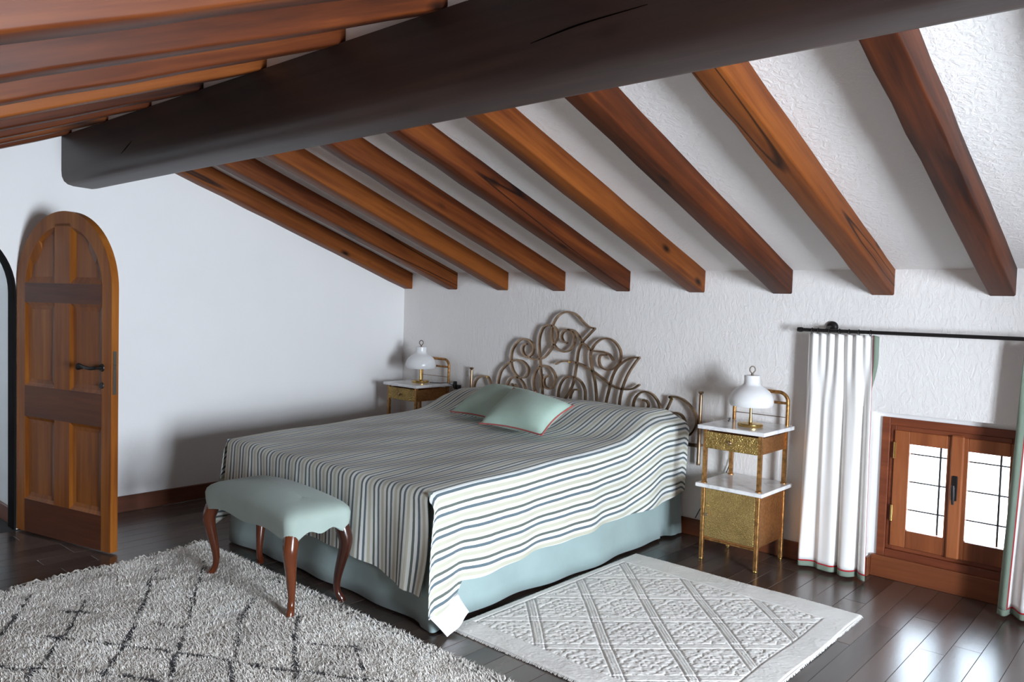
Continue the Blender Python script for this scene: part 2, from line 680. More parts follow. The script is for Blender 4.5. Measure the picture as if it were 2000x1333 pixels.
# outline with the doorway notched out of the bottom edge
out_l = [(0.0, 0.0), (0.0, ZT), (YRIDGE, ZRIDGE), (YF, ceil_z(YF)), (YF, 0.0)] + arch[::-1]
wl = tag(plate(out_l, [], 'x', 0.0, -0.14).build('wall_left', MAT['plaster_smooth'], smooth=20), kind='structure')
# right wall with the gable window opening (gives the room its light)
WY0, WY1, WZ0, WZ1 = -3.9, -2.6, 0.35, 1.95
wr = tag(plate(GAB, [[(WY0, WZ0), (WY1, WZ0), (WY1, WZ1), (WY0, WZ1)]], 'x', XR, XR + 0.22)
         .build('wall_right', MAT['plaster_smooth'], smooth=20), kind='structure')
# back (knee) wall with the low window
BX0, BX1, BZ1 = 4.225, 5.03, 0.985
wb = tag(plate([(0.0, 0.0), (0.0, ZT), (XR, ZT), (XR, 0.0), (BX1, 0.0), (BX1, BZ1), (BX0, BZ1), (BX0, 0.0)], [],
               'y', 0.0, 0.24).build('wall_back', MAT['plaster_rough'], smooth=20), kind='structure')
wf = tag(MB().box(0, XR, YF - 0.2, YF, 0, ceil_z(YF)).build('wall_front', MAT['bounce_cut'], smooth=0), kind='structure')  # unseen wall; its dark finish is added to soak up fill light
# hallway behind the doorway
tag(MB().box(-1.6, -0.14, -3.19, -3.09, 0, 2.4).build('wall_hall', MAT['plaster_smooth'], smooth=0), kind='structure')
tag(MB().box(-1.7, -1.6, YF, -3.09, 0, 2.4).build('wall_hall_end', MAT['plaster_smooth'], smooth=0), kind='structure')
tag(MB().box(-1.7, -0.14, YF - 0.1, YF, 0, 2.4).build('wall_hall_far', MAT['plaster_smooth'], smooth=0), kind='structure')
tag(MB().box(-1.7, -0.14, YF - 0.1, -3.09, 2.4, 2.5).build('ceiling_hall', MAT['plaster_smooth'], smooth=0), kind='structure')
tag(MB().box(-1.58, -0.15, -3.208, -3.19, 0, 0.11, 0.004).build('baseboard_hall', MAT['base']), kind='structure')

# ceiling: two plastered slopes
cm = MB()
for (ya, yb) in ((0.24, YRIDGE), (YRIDGE, YF - 0.2)):
    za, zb = (ZT - SR * ya if ya > YRIDGE else ceil_z(ya)), ceil_z(yb)
    v = [(0 - .14, ya, za), (XR + .2, ya, za), (XR + .2, yb, zb), (0 - .14, yb, zb)]
    cm.add(v + [(x, y, z + 0.12) for x, y, z in v],
           [(0, 1, 2, 3), (7, 6, 5, 4), (0, 4, 5, 1), (1, 5, 6, 2), (2, 6, 7, 3), (3, 7, 4, 0)])
ce = tag(cm.build('ceiling', MAT['plaster_rough'], smooth=0, recalc=True), kind='structure')

# rafters
RW, RD = 0.124, 0.148


def rafter_mesh(L, depth, seed):
    r2 = random.Random(seed)
    n = 14
    b = 0.008
    mb = MB()
    v, f = [], []
    for i in range(n + 1):
        x = -L / 2 + L * i / n
        w = RW / 2 + r2.uniform(-0.0025, 0.0025)
        lo = -depth + r2.uniform(-0.003, 0.003)
        sec = [(-w, 0.03), (-w, lo + b), (-w + b * .35, lo + b * .3), (-w + b, lo), (w - b, lo), (w - b * .35, lo + b * .3),
               (w, lo + b), (w, 0.03)]
        v += [(x, s, t) for s, t in sec]
    k = 8
    for i in range(n):
        for j in range(k):
            a, c = i * k + j, i * k + (j + 1) % k
            f.append((a, c, c + k, a + k))
    f.append(tuple(range(k))[::-1])
    f.append(tuple(n * k + j for j in range(k)))
    return mb.add(v, f)


aR, aL = math.atan(SR), math.atan(SL)
XRAF = [0.113 - RW / 2 + 0.6 * n for n in range(13)]


def place_rafters(y0, y1, slope, sgn, xs):
    Lh = abs(y1 - y0) * math.sqrt(1 + slope ** 2)
    dep = RD * math.cos(math.atan(slope))
    ym = (y0 + y1) / 2
    zm = ceil_z(ym)
    meshes = [rafter_mesh(Lh, dep, s + (50 if sgn > 0 else 0)) for s in range(4)]
    data = []
    for mb in meshes:
        o = mb.build('rafter', MAT['rafter'], smooth=40, recalc=True)
        data.append(o.data)
        bpy.data.objects.remove(o)
    for i, x in enumerate(xs):
        o = bpy.data.objects.new('rafter', data[i % 4])
        col.objects.link(o)
        o.parent = ce
        o.location = (x, ym, zm)
        # local x runs along the slope (towards +y), local z is the outward normal
        d = Vector((0, 1, -slope if sgn > 0 else slope)).normalized()
        zax = Vector((1, 0, 0)).cross(d) * -1
        zax = d.cross(Vector((1, 0, 0))) * -1
        if zax.z < 0:
            zax = -zax
        yax = zax.cross(d)
        R3 = Matrix((d, yax, zax)).transposed()
        o.rotation_euler = R3.to_euler()


place_rafters(0.05, YRIDGE - 0.02, SR, 1, XRAF)
place_rafters(YRIDGE + 0.06, YF + 0.0, SL, -1, [0.113 - RW / 2 + 0.588 * n for n in range(14)])
# plaster infill above the ridge beam, between the rafter ends
MB().box(0.0, XR, -2.932, -2.745, 2.545, 2.79).build('plaster_infill', MAT['plaster_smooth'], ce, smooth=0)

# ridge beam: rounded lower arris, slightly uneven
bm_ = MB()
v, f = [], []
n = 44
r2 = random.Random(5)
by0, by1, bz0, bz1 = -2.955, -2.715, 2.243, 2.566
for i in range(n + 1):
    x = -0.02 + (XR + 0.02) * i / n
    wob = 0.006 * math.sin(x * 1.7)
    sec = [(by1, bz1), (by1, bz0 + .03), (by1 - .015, bz0 + .008), (by1 - .05, bz0), (by0 + .075, bz0 + .004),
           (by0 + .04, bz0 + .012), (by0 + .016, bz0 + .03), (by0 + .003, bz0 + .06), (by0, bz0 + .1), (by0, bz1)]
    v += [(x, a + wob, b + wob * .6) for a, b in sec]
k = 10
for i in range(n):
    for j in range(k):
        a, c = i * k + j, i * k + (j + 1) % k
        f.append((a, c, c + k, a + k))
f.append(tuple(range(k))[::-1])
f.append(tuple(n * k + j for j in range(k)))
rb = bm_.add(v, f).build('ridge_beam', MAT['beam'], ce, smooth=45, recalc=True)
rb['label'] = 'thick dark brown ridge beam'
# drying cracks on the beam's front face
MAT['crack'] = simple('crack_shadow', (0.003, 0.002, 0.002), 0.95, spec=0.0)
for pl, w in (([(181, 356), (200, 330), (230, 306), (256, 276)], 0.007), ([(164, 358), (180, 340), (200, 318), (209, 310)], 0.005),
              ([(143, 366), (172, 342)], 0.004), ([(1035, 86), (1085, 66), (1140, 46), (1263, 10)], 0.006), ([(890, 150), (960, 132), (1040, 108)], 0.003)):
    pts = [p for p in spline([hit(a, b, 1, by0) for a, b in pl], 6) if p[2] > bz0 + 0.102]
    if len(pts) < 3:
        continue
    n_ = len(pts)
    v, f = [], []
    for i, p in enumerate(pts):
        wv = 0.006 * math.sin(p[0] * 1.7)
        hw = w * (0.25 + 0.75 * math.sin(math.pi * (i + .5) / n_)) / 2
        v += [(p[0], by0 + wv - 0.0012, p[2] - hw + wv * .6), (p[0], by0 + wv - 0.0012, p[2] + hw + wv * .6)]
    f = [(2 * i, 2 * i + 2, 2 * i + 3, 2 * i + 1) for i in range(n_ - 1)]
    MB().add(v, f).build('crack', MAT['crack'], rb, smooth=0)

# baseboards
BBH = 0.113


def baseboard(name, x0, x1, y0, y1):
    alongx = abs(x1 - x0) > abs(y1 - y0)
    o = MB().box(x0, x1, y0, y1, 0, BBH, 0.004)
    ob = o.build(name, MAT['base'] if alongx else MAT['base_y'])
    return tag(ob, kind='structure')


MAT['base_y'] = wood('baseboard_wood_side', (0.07, 0.020, 0.010), (0.14, 0.040, 0.016), (0.22, 0.07, 0.025), axis=1, grain=9,
                     stretch=0.05, rough=0.4, bump=0.08)
baseboard('baseboard_left', 0.0, 0.02, -3.16, -0.02)
baseboard('baseboard_back', 0.0, BX0, -0.02, 0.0)
baseboard('baseboard_back_right', BX1, XR, -0.02, 0.0)
baseboard('baseboard_right', XR - 0.02, XR, YF, -0.02)
baseboard('baseboard_front', 0.0, XR - .02, YF, YF + 0.02)
baseboard('baseboard_left_front', 0.0, 0.02, YF + 0.02, DY0 - .06)
tag(MB().box(BX0, BX0 + 0.018, 0.0, 0.062, 0, BBH, 0.003).build('baseboard_reveal', MAT['base_y']), kind='structure')

# doorway lining (dark arched jamb)
jm = MB()
rin = DR - 0.012
cy = (DY0 + DY1) / 2
outp = [(DY1, 0.0)] + [(cy + DR * math.cos(a), DSP + DR * math.sin(a)) for a in np.linspace(0, math.pi, 33)] + [(DY0, 0.0)]
inp = [(cy + rin, 0.0)] + [(cy + rin * math.cos(a), DSP + rin * math.sin(a)) for a in np.linspace(0, math.pi, 33)] + [(cy - rin, 0.0)]
v, f = [], []
for (a, b), (c, d) in zip(outp, inp):
    v += [(0.002, a, b), (0.002, c, d), (-0.12, c, d), (-0.12, a, b)]
for i in range(len(outp) - 1):
    for k in range(4):
        p, q = 4 * i + k, 4 * i + (k + 1) % 4
        f.append((p, q, q + 4, p + 4))
f += [(0, 3, 2, 1), tuple(4 * (len(outp) - 1) + k for k in range(4))]
tag(jm.add(v, f).build('trim_doorway', MAT['black_frame'], smooth=35, recalc=True), kind='structure')

# ------------------------------------------------------------------ arched door leaf
DW, DT = 0.93, 0.046
ang = math.atan2(-2.987 + 3.204, 0.932 - 0.067)
door = empty('door_1', (0.018, -3.217, 0.0), ang)
tag(door, kind='structure')
door['label'] = 'open arched wooden door with six recessed panels'
ASP, ATOP = DW / 2, 2.033
AZ = ATOP - ASP          # spring line


def arch_z(x, inset=0.0):
    r = ASP - inset
    d = x - DW / 2
    return AZ + math.sqrt(max(r * r - d * d, 0.0))


# outer frame: stiles and arched head as one ring
st, mid = 0.088, 0.075
ring_o = [(0.0, 0.012)] + [(DW / 2 - ASP * math.cos(a), AZ + ASP * math.sin(a)) for a in np.linspace(0, math.pi, 41)] + [(DW, 0.012)]
ri = ASP - st
ring_i = [(st, 0.012)] + [(DW / 2 - ri * math.cos(a), AZ + ri * math.sin(a)) for a in np.linspace(0, math.pi, 41)] + [(DW - st, 0.012)]
v, f = [], []
for (a, b), (c, d) in zip(ring_o, ring_i):
    v += [(a, 0.0, b), (c, 0.0, d), (c, DT, d), (a, DT, b)]
for i in range(len(ring_o) - 1):
    for k in range(4):
        p, q = 4 * i + k, 4 * i + (k + 1) % 4
        f.append((p, q, q + 4, p + 4))
f += [(0, 3, 2, 1), tuple(4 * (len(ring_o) - 1) + k for k in range(4))]
MB().add(v, f).build('stile_frame', MAT['door'], door, smooth=35, recalc=True)
MB().box(DW / 2 - mid, DW / 2 + mid, 0.0, DT, 0.20, arch_z(DW / 2, st) + 0.012, 0.0).build('stile', MAT['door'], door)
for z0, z1 in ((0.012, 0.222), (0.752, 0.948), (1.475, 1.595)):
    MB().box(st - .002, DW - st + .002, -0.0005, DT + .0005, z0, z1, 0.0).build('rail', MAT['door_rail'], door)
# panels with sloped moulding
PX = ((st, DW / 2 - mid), (DW / 2 + mid, DW - st))
PZ = ((0.222, 0.752), (0.948, 1.475))
for x0, x1 in PX:
    for z0, z1 in PZ:
        MB().box(x0 - .004, x1 + .004, 0.017, DT - 0.017, z0 - .004, z1 + .004).build('panel', MAT['door'], door)
        m = MB()
        w = 0.044
        for y_out, y_in in ((0.0, 0.0165), (DT, DT - 0.0165)):
            o4 = [(x0, z0), (x1, z0), (x1, z1), (x0, z1)]
            i4 = [(x0 + w, z0 + w), (x1 - w, z0 + w), (x1 - w, z1 - w), (x0 + w, z1 - w)]
            q4 = [(x0 + w * .45, z0 + w * .45), (x1 - w * .45, z0 + w * .45), (x1 - w * .45, z1 - w * .45), (x0 + w * .45, z1 - w * .45)]
            mdl = y_out + (y_in - y_out) * 0.75
            vv = [(a, y_out + (0.001 if y_out == 0 else -0.001), b) for a, b in o4] + [(a, mdl, b) for a, b in q4] + [(a, y_in, b) for a, b in i4]
            ff = []
            for l in (0, 4):
                for k in range(4):
                    ff.append((l + k, l + (k + 1) % 4, l + 4 + (k + 1) % 4, l + 4 + k))
            m.add(vv, ff)
        m.build('moulding', MAT['door'], door, smooth=0)
for s, (x0, x1) in enumerate(PX):
    xs = np.linspace(x0, x1, 14)
    pts = [(x1, 1.595), (x0, 1.595)] if False else None
    lo = [(x, 1.595) for x in xs]
    hi = [(x, arch_z(x, st)) for x in xs]
    v, f = [], []
    for (a, b), (c, d) in zip(lo, hi):
        v += [(a, 0.017, b - .004), (c, 0.017, d + .004), (c, DT - .017, d + .004), (a, DT - .017, b - .004)]
    for i in range(len(xs) - 1):
        for k in range(4):
            p, q = 4 * i + k, 4 * i + (k + 1) % 4
            f.append((p, q, q + 4, p + 4))
    f += [(0, 3, 2, 1), tuple(4 * (len(xs) - 1) + k for k in range(4))]
    MB().add(v, f).build('panel', MAT['door'], door, smooth=0, recalc=True)
    # moulding along the outline of the arched panel
    loop = [(x, z) for x, z in lo] + [(x, z) for x, z in hi[::-1]]
    cx_, cz_ = np.mean([p[0] for p in loop]), np.mean([p[1] for p in loop])
    w = 0.04
    vv, ff = [], []
    for a, b in loop:
        da, db = cx_ - a, cz_ - b
        vv.append((a, 0.001, b))
        vv.append((a + math.copysign(min(w, abs(da)), da), 0.0165, b + math.copysign(min(w, abs(db)), db)))
    nl = len(loop)
    for i in range(nl):
        j = (i + 1) % nl
        ff.append((2 * i, 2 * j, 2 * j + 1, 2 * i + 1))
    MB().add(vv, ff).build('moulding', MAT['door'], door, smooth=0)
# handle, keyhole and lock plate
hz = 1.105
h = MB().tube([(0.845, 0.0, hz), (0.845, -0.006, hz)], [0.024, 0.021], 20).tube([(0.845, -0.006, hz), (0.845, -0.045, hz)], 0.009, 12)
h.tube(spline([(0.845, -0.045, hz), (0.81, -0.052, hz - .004), (0.765, -0.052, hz), (0.725, -0.05, hz + .006), (0.712, -0.048, hz + .0)], 4), [0.011] * 8 + [0.009] * 5 + [0.014] * 4, 12)
h.tube([(0.735, -0.048, hz), (0.70, -0.048, hz)], [0.012, 0.021], 14)
h.build('door_handle', MAT['iron'], door, smooth=50)
MB().tube([(0.845, DT, hz), (0.845, DT + .04, hz)], 0.009, 12).tube([(0.845, DT + .04, hz), (0.72, DT + .05, hz)], 0.010, 12).build('door_handle', MAT['iron'], door)
MB().tube([(0.845, 0.0, 1.0), (0.845, -0.005, 1.0)], [0.02, 0.018], 18).build('keyhole_cover', MAT['iron'], door)
lp = MB().box(DW, DW + 0.0025, 0.010, 0.032, 0.95, 1.205).build('lock_plate', MAT['steel'], door, smooth=0)
MB().box(DW + .0025, DW + 0.009, 0.014, 0.027, 1.10, 1.125, 0.002).build('latch', MAT['steel'], lp)
MB().box(DW + .0025, DW + 0.005, 0.014, 0.027, 0.99, 1.03, 0.001).build('bolt', MAT['steel'], lp)
for z in (0.35, 1.3):
    MB().tube([(-0.006, 0.03, z), (-0.006, 0.03, z + 0.1)], 0.008, 10).build('hinge', MAT['iron'], door)

# ------------------------------------------------------------------ low window in the back wall
WX0, WX1, WB, WT = 4.268, 5.0, 0.128, 0.952
WYF = 0.06
win = empty('window_1', (0, 0, 0))
tag(win, kind='structure')
win['label'] = 'low two-sash wooden casement window at floor level'


def frame_rect(name, x0, x1, z0, z1, w, y0, y1, mat, parent, c=0.003):
    """four separate members"""
    objs = []
    objs.append(MB().box(x0, x0 + w, y0, y1, z0, z1, c).build(name, mat, parent))
    objs.append(MB().box(x1 - w, x1, y0, y1, z0, z1, c).build(name, mat, parent))
    objs.append(MB().box(x0 + w, x1 - w, y0, y1, z0, z0 + w, c).build(name, mat, parent))
    objs.append(MB().box(x0 + w, x1 - w, y0, y1, z1 - w, z1, c).build(name, mat, parent))
    return objs


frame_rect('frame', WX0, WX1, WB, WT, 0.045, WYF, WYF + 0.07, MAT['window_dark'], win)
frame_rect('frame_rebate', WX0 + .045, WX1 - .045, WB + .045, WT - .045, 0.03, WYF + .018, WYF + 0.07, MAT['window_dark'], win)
XM = (WX0 + WX1) / 2 + 0.035
for s, (x0, x1) in enumerate(((4.338, XM - .0005), (XM + .0005, 4.955))):
    sh = empty('sash')
    sh.parent = win
    z0, z1 = 0.198, 0.880
    gl, gr = ((x0 + 0.083, x1 - 0.052) if s == 0 else (x0 + 0.052, x1 - 0.035))
    gb, gt = 0.300, 0.806
    y0, y1 = WYF + .006, WYF + .046
    MB().box(x0, gl, y0, y1, z0, z1, .003).build('stile', MAT['window_wood'], sh)
    MB().box(gr, x1, y0, y1, z0, z1, .003).build('stile', MAT['window_wood'], sh)
    MB().box(gl, gr, y0, y1, z0, gb, .003).build('rail', MAT['window_wood_x'] if 'window_wood_x' in MAT else MAT['window_wood'], sh)
    MB().box(gl, gr, y0, y1, gt, z1, .003).build('rail', MAT['window_wood'], sh)
    MB().box(gl - .005, gr + .005, y0 + .022, y0 + .026, gb - .005, gt + .005).build('pane', MAT['glass'], sh, smooth=0)
MB().box(XM - 0.034, XM + 0.034, WYF - .012, WYF + .006, 0.195, 0.89, .008).build('astragal', MAT['window_wood'], win)
hd = MB().box(XM - .018, XM + .012, WYF - .019, WYF - .012, 0.525, 0.665, .004)
hd.tube([(XM - .004, WYF - .018, 0.60), (XM - .004, WYF - .045, 0.60)], 0.008, 10)
hd.tube([(XM - .004, WYF - .043, 0.615), (XM - .003, WYF - .046, 0.57), (XM - .001, WYF - .043, 0.51)], [0.009, 0.011, 0.007], 10)
hd.build('window_handle', MAT['iron'], win)
for z in (0.345, 0.715):
    MB().tube([(4.343, WYF + .002, z), (4.343, WYF + .002, z + 0.095)], 0.0075, 12).build('hinge', MAT['brass'], win)
tag(MB().box(BX0 + .018, BX1, 0.048, 0.075, 0.0, 0.128, .003).build('trim_window_sill', MAT['base']), kind='structure')
rv = MB().box(BX0, 4.278, 0.075, 0.2399, 0.0, BZ1).box(4.990, BX1, 0.075, 0.2399, 0.0, BZ1)
rv.box(4.278, 4.990, 0.075, 0.2399, 0.942, BZ1).box(4.278, 4.990, 0.085, 0.2399, 0.0, 0.136)
tag(rv.build('wall_back_reveal', MAT['plaster_smooth'], smooth=0), kind='structure')
grl = empty('window_grille', (0, 0.16, 0))
tag(grl, 'thin black iron bars crossing outside the low casement window', 'window grille')
for x in (4.565, 4.865):
    MB().box(x - .005, x + .005, -.005, .005, 0.10, 0.985).build('upright_bar', MAT['iron'], grl, smooth=0)
for z in (0.405, 0.572, 0.738):
    MB().box(BX0 + .0, BX1 - .0, -.004, .004, z - .004, z + .004).build('crossbar', MAT['iron'], grl, smooth=0)

# gable window in the right wall (out of frame, lights the room)
w2 = empty('window_2', (XR + 0.1, 0, 0))
tag(w2, kind='structure')
for a, b, c, d in ((WY0, WY0 + .05, WZ0, WZ1), (WY1 - .05, WY1, WZ0, WZ1), (WY0 + .05, WY1 - .05, WZ0, WZ0 + .05), (WY0 + .05, WY1 - .05, WZ1 - .05, WZ1)):
    MB().box(0, .06, a, b, c, d, .003).build('frame', MAT['window_dark'], w2)
MB().box(0, .06, (WY0 + WY1) / 2 - .03, (WY0 + WY1) / 2 + .03, WZ0 + .05, WZ1 - .05, .003).build('mullion', MAT['window_wood'], w2)

MB().box(.028, .032, WY0 + .05, WY1 - .05, WZ0 + .05, WZ1 - .05).build('pane', MAT['glass'], w2, smooth=0)

# outside
tag(MB().box(0, 12, 0.24, 9, -0.3, -0.06).build('ground_outside', MAT['terrace'], smooth=0), kind='structure')

# ------------------------------------------------------------------ bed
bed = empty('bed', (0, 0, 0))
tag(bed, 'wide double bed base with plain sage green valance to the floor', 'bed')
BXL, BXR, BYF, BYB = 1.13, 3.02, -2.345, -0.06


def skirt_mesh():
    mb = MB()
    pts = []
    rr = 0.05
    for cx, cy_, a0 in ((BXR - rr, BYB - rr, 0), (BXL + rr, BYB - rr, 90), (BXL + rr, BYF + rr, 180), (BXR - rr, BYF + rr, 270)):
        for k in range(7):
            a = math.radians(a0 + 15 * k)
            pts.append((cx + rr * math.cos(a), cy_ + rr * math.sin(a)))
    # resample
    P = []
    for i in range(len(pts)):
        a, b = np.array(pts[i]), np.array(pts[(i + 1) % len(pts)])
        m = max(1, int(np.linalg.norm(b - a) / 0.04))
        for k in range(m):
            P.append(a + (b - a) * k / m)
    nz = 8
    v, f = [], []
    cxm, cym = (BXL + BXR) / 2, (BYF + BYB) / 2
    n = len(P)
    for j in range(nz + 1):
        t = j / nz
        for i, p in enumerate(P):
            d = np.array([math.copysign(1, p[0] - cxm) if abs(p[0] - cxm) > 0.9 else 0, math.copysign(1, p[1] - cym) if abs(p[1] - cym) > 1.1 else 0], float)
            w = 0.010 * t * (math.sin(i * 0.55) + 0.7 * math.sin(i * 0.23 + 1)) + 0.012 * t
            # deep pleat at the head end of the right side
            if p[0] > BXR - 0.02 and -0.30 < p[1] < -0.2:
                w -= 0.03 * t
            corner = sstep(0.12, 0.0, math.hypot(p[0] - BXR, p[1] - BYF))
            w += 0.035 * corner * t
            z = 0.60 - (0.584 + 0.006 * math.sin(i * 0.17) + 0.004 * corner) * t
            v.append((p[0] + d[0] * w, p[1] + d[1] * w, z))
    for j in range(nz):
        for i in range(n):
            a, b = j * n + i, j * n + (i + 1) % n
            f.append((a, a + n, b + n, b))
    return mb.add(v, f)


so = skirt_mesh().build('valance', MAT['skirt'], bed, smooth=60)
so.modifiers.new('thick', 'SOLIDIFY').thickness = 0.004
MB().box(BXL + .02, BXR - .02, BYF + .02, BYB - .02, 0.16, 0.40, .01).build('bed_base', MAT['mattress'], bed)
MB().box(BXL + .015, BXR - .015, BYF + .015, BYB - .015, 0.40, 0.625, .05).build('mattress', MAT['mattress'], bed)
for x in (BXL + .12, BXR - .12):
    for y in (BYF + .12, BYB - .12):
        MB().tube([(x, y, 0), (x, y, 0.16)], [0.02, 0.028], 12).build('leg', MAT['mahogany'], bed)

# striped bedspread: top, two side flaps and foot flap, slit at the corners
SXL, SXR, SYF = 1.105, 3.05, -2.385


def prof(y):
    z = np.interp(y, [-2.4, -1.95, -1.55, -1.15, -0.72], [0.655, 0.672, 0.69, 0.708, 0.728])
    return z


def top_z(x, y):
    z = prof(y)
    # pillows under the cover
    edge = sstep(SXL - 0.06, SXL + 0.10, x) * sstep(SXR + 0.06, SXR - 0.12, x)
    bulge = 0.132 * sstep(-0.82, -0.36, y) * (1 - 0.75 * sstep(-0.17, -0.05, y))
    dip = 1 - 0.10 * math.exp(-((x - 2.07) / 0.12) ** 2)
    z += bulge * (0.55 + 0.45 * edge) * dip
    z += 0.004 * math.sin(x * 7 + y * 3) + 0.003 * math.sin(x * 13 - y * 9)
    return z


def hem_right(y):
    return np.interp(y, [-2.5, -2.385, -2.28, -2.215, -2.18, -2.0, -1.62, -0.66, -0.1], [0.10, 0.10, 0.122, 0.138, 0.20, 0.215, 0.232, 0.272, 0.325])


def hem_left(y):
    return np.interp(y, [-2.385, -2.26, -2.0, -1.5, 0], [0.05, 0.17, 0.24, 0.25, 0.3])


sp = MB()
V, F, UV = [], [], []


def sheet(fn, us, vs, flip=False):
    b = len(V)
    for a in us:
        for c in vs:
            p, u = fn(a, c)
            V.append(p)
            UV.append(u)
    nv = len(vs)
    for i in range(len(us) - 1):
        for j in range(nv - 1):
            a = b + i * nv + j
            q = (a, a + nv, a + nv + 1, a + 1)
            F.append(q[::-1] if flip else q)


RAD = 0.045


def row_pt(y, s):
    """cross-section of the cover at depth y; s runs 0..1 left flap, 1..2 top, 2..3 right flap"""
    over = max(0.0, SYF + RAD - y)
    rnd = RAD - math.sqrt(max(RAD * RAD - over * over, 0.0))
    bl = 0.05 * sstep(-0.75, -0.35, y)
    xl, xr = SXL - bl * 0.5, SXR + bl
    if 1 <= s <= 2:
        x = xl + RAD + (xr - xl - 2 * RAD) * (s - 1)
        return (x, y, top_z(x, y)), (x, y)
    if s > 2:
        t = s - 2
        zt = top_z(xr - RAD, max(y, SYF + RAD)) - RAD - rnd
        zh = hem_right(y)
        arc = 0.16
        if t < arc:
            a = t / arc * math.pi / 2
            return (xr - RAD + RAD * math.sin(a), y, zt + RAD * math.cos(a)), (xr - RAD + RAD * a, y)
        q = (t - arc) / (1 - arc)
        z = zt + (zh - zt) * q
        fold = 0.018 * q * (math.sin(y * 9 + 0.4) + 0.5 * math.sin(y * 21 + 1)) + 0.02 * q
        fold += 0.05 * q * q * math.exp(-((y + 2.34) / 0.10) ** 2)
        fold -= 0.022 * q * math.exp(-((y + 2.19) / 0.05) ** 2)
        yy = y - 0.07 * q * sstep(-2.2, SYF, y)
        fold -= bl * 0.35 * q
        return (xr + fold, yy, z), (xr - RAD + RAD * math.pi / 2 + (zt - z), y)
    t = 1 - s
    zt = top_z(xl + RAD, max(y, SYF + RAD)) - RAD - rnd
    zh = hem_left(y)
    arc = 0.16
    if t < arc:
        a = t / arc * math.pi / 2
        return (xl + RAD - RAD * math.sin(a), y, zt + RAD * math.cos(a)), (xl + RAD - RAD * a, y)
    q = (t - arc) / (1 - arc)
    z = zt + (zh - zt) * q
    fold = 0.016 * q * math.sin(y * 8 + 2) + 0.02 * q + 0.07 * q * q * math.exp(-((y - SYF) / 0.12) ** 2)
    return (xl - fold, y - 0.05 * q * sstep(-2.2, SYF, y), z), (xl + RAD - RAD * math.pi / 2 - (zt - z), y)


ss = list(np.concatenate([np.linspace(0, 0.84, 11)[:-1], np.linspace(0.84, 1.0, 6)[:-1], np.linspace(1, 2, 61)[:-1],
                          np.linspace(2, 2.16, 6)[:-1], np.linspace(2.16, 3, 14)]))
ys = list(np.linspace(-0.115, SYF + RAD, 84))
ysf = ys + [SYF + RAD * 0.6, SYF + 0.2 * RAD, SYF]


def main_fn(y, s):
    p, u = row_pt(y, s)
    # side flaps reach the corner; the top stops where the foot flap bends over
    return p, u


# top
sheet(main_fn, ys, [s for s in ss if 1.0 - 1e-6 <= s <= 2.0 + 1e-6], flip=False)
# right and left flaps run on to the corner
sheet(main_fn, ysf, [s for s in ss if s >= 2.0 - 1e-6], flip=False)
sheet(main_fn, ysf, [s for s in ss if s <= 1.0 + 1e-6], flip=False)


# foot flap
def foot_fn(s, t):
    x = SXL + RAD + (SXR - SXL - 2 * RAD) * s
    zt = top_z(x, SYF + RAD) - RAD
    arc = 0.16
    if t < arc:
        a = t / arc * math.pi / 2
        return (x, SYF + RAD - RAD * math.sin(a), zt + RAD * math.cos(a)), (x, 0)
    q = (t - arc) / (1 - arc)
    zh = np.interp(x, [1.1, 1.5, 2.45, 2.62, 2.75, 2.9, 3.05], [0.26, 0.25, 0.235, 0.215, 0.185, 0.165, 0.16])
    z = zt + (zh - zt) * q
    w = 0.012 * q * (math.sin(x * 11) + 0.6 * math.sin(x * 23 + 1)) + 0.006 * q
    w += 0.03 * q * math.exp(-((x - 2.86) / 0.05) ** 2)
    xx = x + (0.03 * math.sin(math.pi * q) - 0.015 * q) * sstep(0.9, 1.0, s) - 0.03 * q * sstep(0.1, 0, s)
    return (xx, SYF - w, z), (x, 0)


sheet(foot_fn, np.linspace(0, 1, 61), list(np.linspace(0, 0.16, 6)[:-1]) + list(np.linspace(0.16, 1, 12)), flip=False)


# head end tucks down behind the pillows
def head_fn(s, t):
    x = SXL + RAD + (SXR - SXL - 2 * RAD) * s
    z0 = top_z(x, -0.115)
    a = t * math.pi / 2
    return (x, -0.115 + 0.04 * math.sin(a), z0 - 0.30 * (1 - math.cos(a)) - 0.02 * t), (x, 0)


sheet(head_fn, np.linspace(0, 1, 41), list(np.linspace(0, 1, 8)), flip=True)
sp.add(V, F)
sp.uv = UV
spread = sp.build('bedspread', MAT['stripes'], None, smooth=70)
# weld the shared rows so that the cloth shades as one surface
bmw = bmesh.new()
bmw.from_mesh(spread.data)
bmesh.ops.remove_doubles(bmw, verts=bmw.verts, dist=0.0015)
bmesh.ops.recalc_face_normals(bmw, faces=bmw.faces)
bmw.to_mesh(spread.data)
bmw.free()
tag(spread, 'striped white, grey-green and blue bedspread draped over the double bed', 'bedspread')
# white lining showing at the turned-up corner of the right flap
A_, B_ = row_pt(SYF, 3.0)[0], row_pt(-2.217, 3.0)[0]
C_, T_ = (3.105, -2.20, 0.070), (3.135, -2.365, 0.006)


def lining_fn(u, v):
    p = [(A_[i] * (1 - u) + B_[i] * u) * (1 - v) + (T_[i] * (1 - u) + C_[i] * u) * v for i in range(3)]
    p[0] += 0.012 * math.sin(math.pi * u) * v + 0.004 + 0.004 * math.sin(9 * u + 4 * v)
    p[2] += 0.012 * (1 - v)
    return p


ln_ = MB().grid(lining_fn, 10, 8).build('lining', MAT['lining'], spread, smooth=60)
ln_.modifiers.new('t', 'SOLIDIFY').thickness = 0.003


